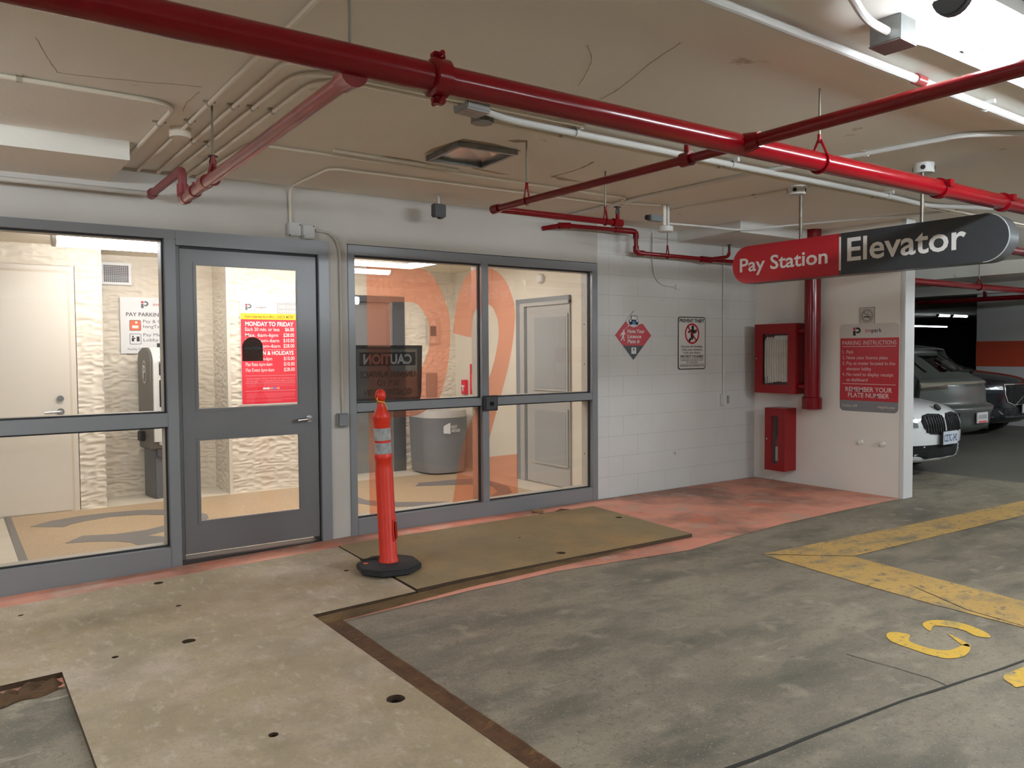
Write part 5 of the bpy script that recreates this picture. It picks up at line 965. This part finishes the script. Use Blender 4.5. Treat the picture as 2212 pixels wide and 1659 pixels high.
def on_face(prof, zmax):
    """depth of the near fascia at (x, z)"""
    F = []
    for p in prof:
        if F and p[1] <= F[-1][1]: break
        F.append(p)
        if p[1] > zmax: break
    Z = [p[1] for p in F]
    def f(x, z):
        zz = z
        for _ in range(3):
            w = np.interp(zz, Z, [p[2] for p in F]); u = min(1.0, abs(x) / w); zz = z + np.interp(zz, Z, [p[4] for p in F]) * u * u
        return float(np.interp(zz, Z, [p[0] for p in F]) + np.interp(zz, Z, [p[3] for p in F]) * u ** 2.6)
    return f
def patch(name, poly, face, off, m, parent, cuts=2, thick=0.012):
    """panel with its own outline laid on the curved fascia"""
    bm = bmesh.new(); vs = [bm.verts.new((x, 0, z)) for x, z in poly]; bm.faces.new(vs); bmesh.ops.triangulate(bm, faces=bm.faces)
    for _ in range(cuts): bmesh.ops.subdivide_edges(bm, edges=[e for e in bm.edges if e.calc_length() > 0.06], cuts=1, use_grid_fill=True); bmesh.ops.triangulate(bm, faces=bm.faces)
    for v in bm.verts: v.co.y = face(v.co.x, v.co.z) - off
    r = bmesh.ops.extrude_face_region(bm, geom=bm.faces[:])
    for v in r['geom']:
        if isinstance(v, bmesh.types.BMVert): v.co.y += thick + off * 0.5
    bmesh.ops.recalc_face_normals(bm, faces=bm.faces)
    me = bpy.data.meshes.new(name); bm.to_mesh(me); bm.free(); me.materials.append(m); o = bpy.data.objects.new(name, me); COL.objects.link(o); o.parent = parent; return o
def wheels(parent, W, ys, R=0.34, rim=GALV):
    for y in ys:
        for s in (-1, 1):
            wv = MB().tube([(s * (W - 0.22), y, R), (s * (W - 0.02), y, R), (s * (W + 0.008), y, R)], [R, R, R * 0.94], 24).build('wheel', TYRE, parent, smooth=True)
            MB().tube([(s * (W + 0.004), y, R), (s * (W + 0.014), y, R)], R * 0.66, 18).build('rim', rim, wv)
def mirror_poly(P): return [(-x, z) for x, z in P][::-1]

# white saloon, nose toward the aisle
bw = thing('parked_car', 'white saloon car with dark twin grilles beside the end of the wall', 'car', (9.10, 4.52, 0.0), group='parked cars')
pw = spline_prof([(0.10, 0.20, 0.74, 0.28, 0.0), (0.03, 0.25, 0.82, 0.30, 0.0), (0.0, 0.36, 0.86, 0.34, 0.0), (-0.01, 0.52, 0.88, 0.36, 0.0), (0.01, 0.66, 0.86, 0.36, 0.01), (0.06, 0.75, 0.82, 0.34, 0.03), (0.22, 0.83, 0.80, 0.25, 0.06), (0.60, 0.90, 0.80, 0.12, 0.07), (1.25, 0.98, 0.80, 0.10, 0.06), (1.40, 1.02, 0.72, 0.12, 0.03), (1.95, 1.33, 0.60, 0.12, 0.03), (2.5, 1.43, 0.57, 0.0, 0.03), (3.2, 1.40, 0.57, -0.05, 0.03), (3.9, 1.10, 0.66, -0.08, 0.02), (4.3, 1.06, 0.74, -0.12, 0.02), (4.65, 0.98, 0.78, -0.2, 0.02), (4.72, 0.60, 0.84, -0.2, 0.0), (4.62, 0.26, 0.80, -0.2, 0.0)], 3)
car_body(pw, 0.91).build('body', CARW, bw, smooth=True, ang=0.7); fw_ = on_face(pw, 0.9)
def kid(s): return [(s * a, z) for a, z in ((0.025, 0.545), (0.02, 0.69), (0.07, 0.735), (0.25, 0.745), (0.36, 0.725), (0.40, 0.67), (0.385, 0.59), (0.30, 0.525), (0.12, 0.51))]
for s in (-1, 1):
    g = patch('grille', kid(s), fw_, 0.012, BLACK, bw); 
    for k in range(8):
        x = s * (0.055 + k * 0.042); patch('slat', [(x - 0.004, 0.54), (x + 0.004, 0.54), (x + 0.004, 0.72), (x - 0.004, 0.72)], fw_, 0.022, mat('grille_slat', (14, 14, 15), 0.5), g, cuts=1)
    patch('headlight', [(s * a, z) for a, z in ((0.46, 0.60), (0.46, 0.70), (0.62, 0.735), (0.80, 0.74), (0.80, 0.66), (0.64, 0.60))], fw_, 0.010, LAMPG, bw)
patch('lower_intake', [(-0.60, 0.245), (-0.72, 0.385), (-0.5, 0.40), (0.5, 0.40), (0.72, 0.385), (0.60, 0.245)], fw_, 0.010, BLACK, bw); patch('chin_lip', [(-0.60, 0.205), (-0.55, 0.238), (0.55, 0.238), (0.60, 0.205)], fw_, 0.020, CARW, bw)
lpw = MB().box(-0.165, 0.165, -0.055, -0.03, 0.395, 0.55).build('number_plate_frame', DARK, bw); plate('number_plate', -0.155, 0.155, 0.402, 0.545, -0.06, -0.05, mat('plate_white', (190, 196, 204), 0.4), bw)
text('CZTC-342', 0, 0.435, 0.075, mat('plate_blue', (60, 80, 120), 0.5), bw, -0.062, 'C', 0.28, bold=0.01)
em = MB().tube([(0, 0.10, 0.795), (0, 0.085, 0.81)], 0.042, 20).build('emblem', DARK, bw, smooth=True)
MB().prism([(1.46, 1.01), (1.98, 1.31), (3.1, 1.37), (3.75, 1.10), (3.0, 1.0)], -0.80, 0.80, 'x').build('side_glass', GLASS_D, bw)
wheels(bw, 0.90, (0.85, 3.70))
# grey dusty suv, tail toward the aisle
gs = thing('parked_car', 'dusty grey SUV parked tail out behind the white car', 'car', (12.03, 5.50, 0.0), group='parked cars')
pg = spline_prof([(0.14, 0.26, 0.74, 0.24, 0.0), (0.02, 0.34, 0.82, 0.30, 0.0), (0.0, 0.48, 0.90, 0.33, 0.0), (-0.03, 0.60, 0.93, 0.33, 0.0), (0.0, 0.64, 0.93, 0.33, 0.0), (0.07, 0.67, 0.90, 0.30, 0.0), (0.09, 0.80, 0.90, 0.28, 0.0), (0.11, 0.90, 0.91, 0.26, 0.0), (0.13, 0.97, 0.91, 0.24, 0.01), (0.20, 1.04, 0.86, 0.22, 0.02), (0.30, 1.09, 0.78, 0.20, 0.02), (0.78, 1.40, 0.62, 0.14, 0.03), (0.70, 1.46, 0.62, 0.12, 0.03), (0.80, 1.495, 0.61, 0.10, 0.03), (1.5, 1.57, 0.62, 0.02, 0.03), (2.3, 1.58, 0.62, 0, 0.03), (2.9, 1.48, 0.64, -0.06, 0.03), (3.45, 1.12, 0.74, -0.1, 0.03), (4.3, 0.98, 0.82, -0.18, 0.05), (4.6, 0.78, 0.84, -0.3, 0.03), (4.66, 0.5, 0.86, -0.3, 0.0), (4.55, 0.28, 0.80, -0.3, 0.0)], 3)
car_body(pg, 0.96).build('body', CARG, gs, smooth=True, ang=0.7); fg = on_face(pg, 1.39)
patch('rear_window', [(-0.60, 1.125), (-0.50, 1.36), (0.50, 1.36), (0.60, 1.125)], fg, 0.006, GLASS_D, gs)
patch('light_bar', [(-0.93, 0.915), (-0.93, 0.985), (-0.55, 0.99), (0.55, 0.99), (0.93, 0.985), (0.93, 0.915), (0.55, 0.955), (-0.55, 0.955)], fg, 0.016, mat('tail_bar', (124, 118, 104), 0.25), gs)
for s in (-1, 1):
    patch('tail_lamp', [(s * 0.55, 0.90), (s * 0.92, 0.875), (s * 0.92, 0.915), (s * 0.55, 0.955)], fg, 0.010, mat('tail_lamp_smoke', (74, 66, 58), 0.2), gs, cuts=1); patch('reflector', [(s * 0.62, 0.60), (s * 0.62, 0.62), (s * 0.86, 0.62), (s * 0.86, 0.60)], fg, 0.008, TAILR, gs, cuts=1)
    patch('bumper_vent', [(s * 0.45, 0.36), (s * 0.48, 0.56), (s * 0.84, 0.56), (s * 0.78, 0.38)], fg, 0.006, DARK, gs)
plate('number_plate', -0.155, 0.155, 0.405, 0.555, -0.045, -0.03, mat('plate_pale', (196, 196, 194), 0.4), gs); plate('plate_red_strip', -0.12, 0.12, 0.41, 0.435, -0.048, -0.03, mat('plate_red', (206, 70, 72), 0.4), gs)
text('P O R S C H E', 0.0, 0.925, 0.026, INK, gs, 0.088, 'C', 0.52, bold=0.02)
for k in range(6): MB().box(-0.12 + k * 0.042, -0.095 + k * 0.042, -0.047, -0.04, 0.46, 0.52).build('plate_character', mat('plate_character_grey', (140, 140, 142), 0.5), gs)
patch('crease', [(-0.84, 0.655), (-0.84, 0.668), (0.84, 0.668), (0.84, 0.655)], fg, 0.012, CARG, gs, cuts=1); MB().tube([(0.35, 0.32, 1.12), (0.05, 0.42, 1.16)], 0.012, 6).build('wiper', BLACK, gs)
MB().prism([(0.62, 1.12), (0.95, 1.42), (2.2, 1.50), (2.85, 1.40), (3.3, 1.12)], -0.84, 0.84, 'x').build('side_glass', GLASS_D, gs)
wheels(gs, 0.95, (0.95, 3.75), 0.37)
# black suv, nose toward the aisle
bk = thing('parked_car', 'black SUV with a chrome framed grille before the orange banded wall', 'car', (14.45, 5.92, 0.0), group='parked cars')
pb = spline_prof([(0.16, 0.24, 0.76, 0.24, 0.0), (0.03, 0.32, 0.84, 0.32, 0.0), (0.0, 0.46, 0.90, 0.36, 0.0), (0.01, 0.66, 0.92, 0.38, 0.0), (0.03, 0.84, 0.90, 0.38, 0.01), (0.10, 0.95, 0.86, 0.34, 0.03), (0.35, 1.03, 0.84, 0.25, 0.06), (0.9, 1.10, 0.84, 0.16, 0.07), (1.4, 1.16, 0.78, 0.12, 0.05), (2.0, 1.52, 0.64, 0.12, 0.03), (2.6, 1.64, 0.62, 0.0, 0.03), (3.8, 1.60, 0.62, -0.05, 0.03), (4.4, 1.30, 0.70, -0.1, 0.02), (4.65, 1.0, 0.86, -0.25, 0.0), (4.68, 0.5, 0.88, -0.25, 0.0), (4.55, 0.28, 0.82, -0.25, 0.0)], 3)
car_body(pb, 0.95).build('body', CARB, bk, smooth=True, ang=0.7); fb = on_face(pb, 1.0)
GP = [(-0.42, 0.60), (-0.46, 0.72), (-0.44, 0.87), (0.44, 0.87), (0.46, 0.72), (0.42, 0.60), (0.30, 0.555), (-0.30, 0.555)]
patch('grille_frame', [(a * 1.06, 0.715 + (z - 0.715) * 1.10) for a, z in GP], fb, 0.010, CHROME, bk); g = patch('grille', GP, fb, 0.020, BLACK, bk)
for k in range(7): patch('slat', [(-0.40, 0.595 + 0.04 * k), (-0.40, 0.603 + 0.04 * k), (0.40, 0.603 + 0.04 * k), (0.40, 0.595 + 0.04 * k)], fb, 0.026, DARK, g, cuts=1)
patch('diagonal_bar', [(-0.30, 0.56), (-0.27, 0.56), (0.30, 0.87), (0.27, 0.87)], fb, 0.034, CHROME, bk); MB().tube([(0, -0.005, 0.715), (0, -0.03, 0.715)], 0.05, 20).build('emblem', CHROME, bk, smooth=True)
for s in (-1, 1):
    patch('headlight', [(s * a, z) for a, z in ((0.52, 0.74), (0.52, 0.83), (0.70, 0.86), (0.90, 0.86), (0.90, 0.76), (0.74, 0.73))], fb, 0.010, mat('headlight_dark', (46, 50, 56), 0.1), bk); patch('running_light', [(s * a, z) for a, z in ((0.52, 0.795), (0.52, 0.815), (0.90, 0.83), (0.90, 0.80))], fb, 0.022, mat('running_light_white', (214, 218, 222), 0.2), bk, cuts=1)
    patch('fog_trim', [(s * a, z) for a, z in ((0.52, 0.40), (0.60, 0.46), (0.62, 0.45), (0.55, 0.39))], fb, 0.015, CHROME, bk, cuts=1)
patch('lower_intake', [(-0.55, 0.36), (-0.5, 0.50), (0.5, 0.50), (0.55, 0.36)], fb, 0.008, DARK, bk); patch('bumper_bar', [(-0.72, 0.34), (-0.72, 0.365), (0.72, 0.365), (0.72, 0.34)], fb, 0.016, mat('bumper_grey', (74, 76, 80), 0.4), bk)
plate('number_plate', -0.155, 0.155, 0.41, 0.55, -0.055, -0.04, mat('plate_pale', (196, 196, 194), 0.4), bk)
MB().prism([(1.55, 1.15), (2.05, 1.48), (3.9, 1.54), (4.35, 1.25), (3.4, 1.12)], -0.85, 0.85, 'x').build('side_glass', GLASS_D, bk)
wheels(bk, 0.94, (0.9, 3.75), 0.37)
# dark vehicle further back
nv = thing('parked_car', 'dark navy van-like vehicle with a long rounded roof behind the grey SUV', 'car', (19.5, 8.4, 0.0), math.radians(27), group='parked cars'); nv.scale = (1, 1, 0.9)
pn = spline_prof([(0.1, 0.28, 0.80, 0.2, 0.0), (0.0, 0.5, 0.92, 0.3, 0.0), (0.02, 0.95, 0.92, 0.3, 0.02), (0.15, 1.05, 0.90, 0.25, 0.03), (0.8, 1.18, 0.86, 0.15, 0.05), (1.5, 1.55, 0.74, 0.12, 0.04), (2.2, 1.68, 0.72, 0, 0.04), (4.2, 1.66, 0.72, -0.05, 0.04), (4.9, 1.50, 0.76, -0.1, 0.03), (5.1, 0.9, 0.9, -0.2, 0.0), (5.05, 0.3, 0.86, -0.2, 0.0)], 3)
car_body(pn, 0.98).build('body', CARN, nv, smooth=True, ang=0.7); MB().prism([(1.2, 1.15), (1.6, 1.5), (4.3, 1.55), (4.7, 1.15)], -0.90, 0.90, 'x').build('side_glass', GLASS_D, nv); wheels(nv, 0.97, (0.95, 4.0), 0.36)

# ------------------------------------------------------------------ cracks and peeled paint on the ceiling slab
CRK = mat('ceiling_crack', (150, 136, 116), 0.9); PEEL = mat('ceiling_peeled', (176, 160, 138), 0.9)
def ceil_crack(P, w=0.0028, m=CRK, name='crack'):
    A, B = [], []; P = refine(P, 4)
    for i, (x, y) in enumerate(P):
        a = P[max(0, i - 1)]; b = P[min(len(P) - 1, i + 1)]; d = Vector((b[0] - a[0], b[1] - a[1])).normalized(); k = w * random.uniform(0.4, 1.2); j = random.uniform(-0.004, 0.004)
        A.append((x + j - d.y * k / 2, y + j + d.x * k / 2)); B.append((x + j + d.y * k / 2, y + j - d.x * k / 2))
    MB().prism(A + B[::-1], ZC - 0.0012, ZC + 0.001, 'z').build(name, m, ceil_o)
for P in ([(0.325, 3.725), (0.377, 3.917), (0.44, 4.124)], [(0.44, 4.124), (0.611, 4.088), (0.814, 4.027), (1.014, 3.962)], [(1.024, 4.044), (1.016, 4.238), (1.034, 4.411)], [(2.188, 2.556), (2.296, 2.652), (2.375, 2.768), (2.481, 2.959)], [(2.489, 2.322), (2.557, 2.576), (2.667, 2.873), (2.702, 3.062)], [(3.118, 1.82), (3.248, 1.912)], [(3.593, 1.604), (3.589, 1.694)]): ceil_crack(P)
ceil_crack([(3.545, 4.079), (3.593, 4.289), (3.595, 4.602)], 0.014)
for P in ([(2.30, 4.69), (2.489, 4.68), (2.66, 4.714), (2.569, 4.735), (2.439, 4.745)], [(2.76, 3.951), (2.80, 3.90), (2.858, 3.881), (2.879, 3.918), (2.825, 3.967)], [(2.50, 4.50), (2.48, 4.364), (2.52, 4.06), (2.728, 4.055), (2.97, 4.10), (2.96, 4.175), (2.567, 4.125), (2.538, 4.396)], [(2.95, 4.65), (3.3, 4.70), (3.2, 4.72), (2.98, 4.68)], [(3.55, 4.55), (3.9, 4.60), (3.7, 4.64)]):
    MB().prism(P, ZC - 0.001, ZC + 0.001, 'z').build('peeled_patch', PEEL, ceil_o)
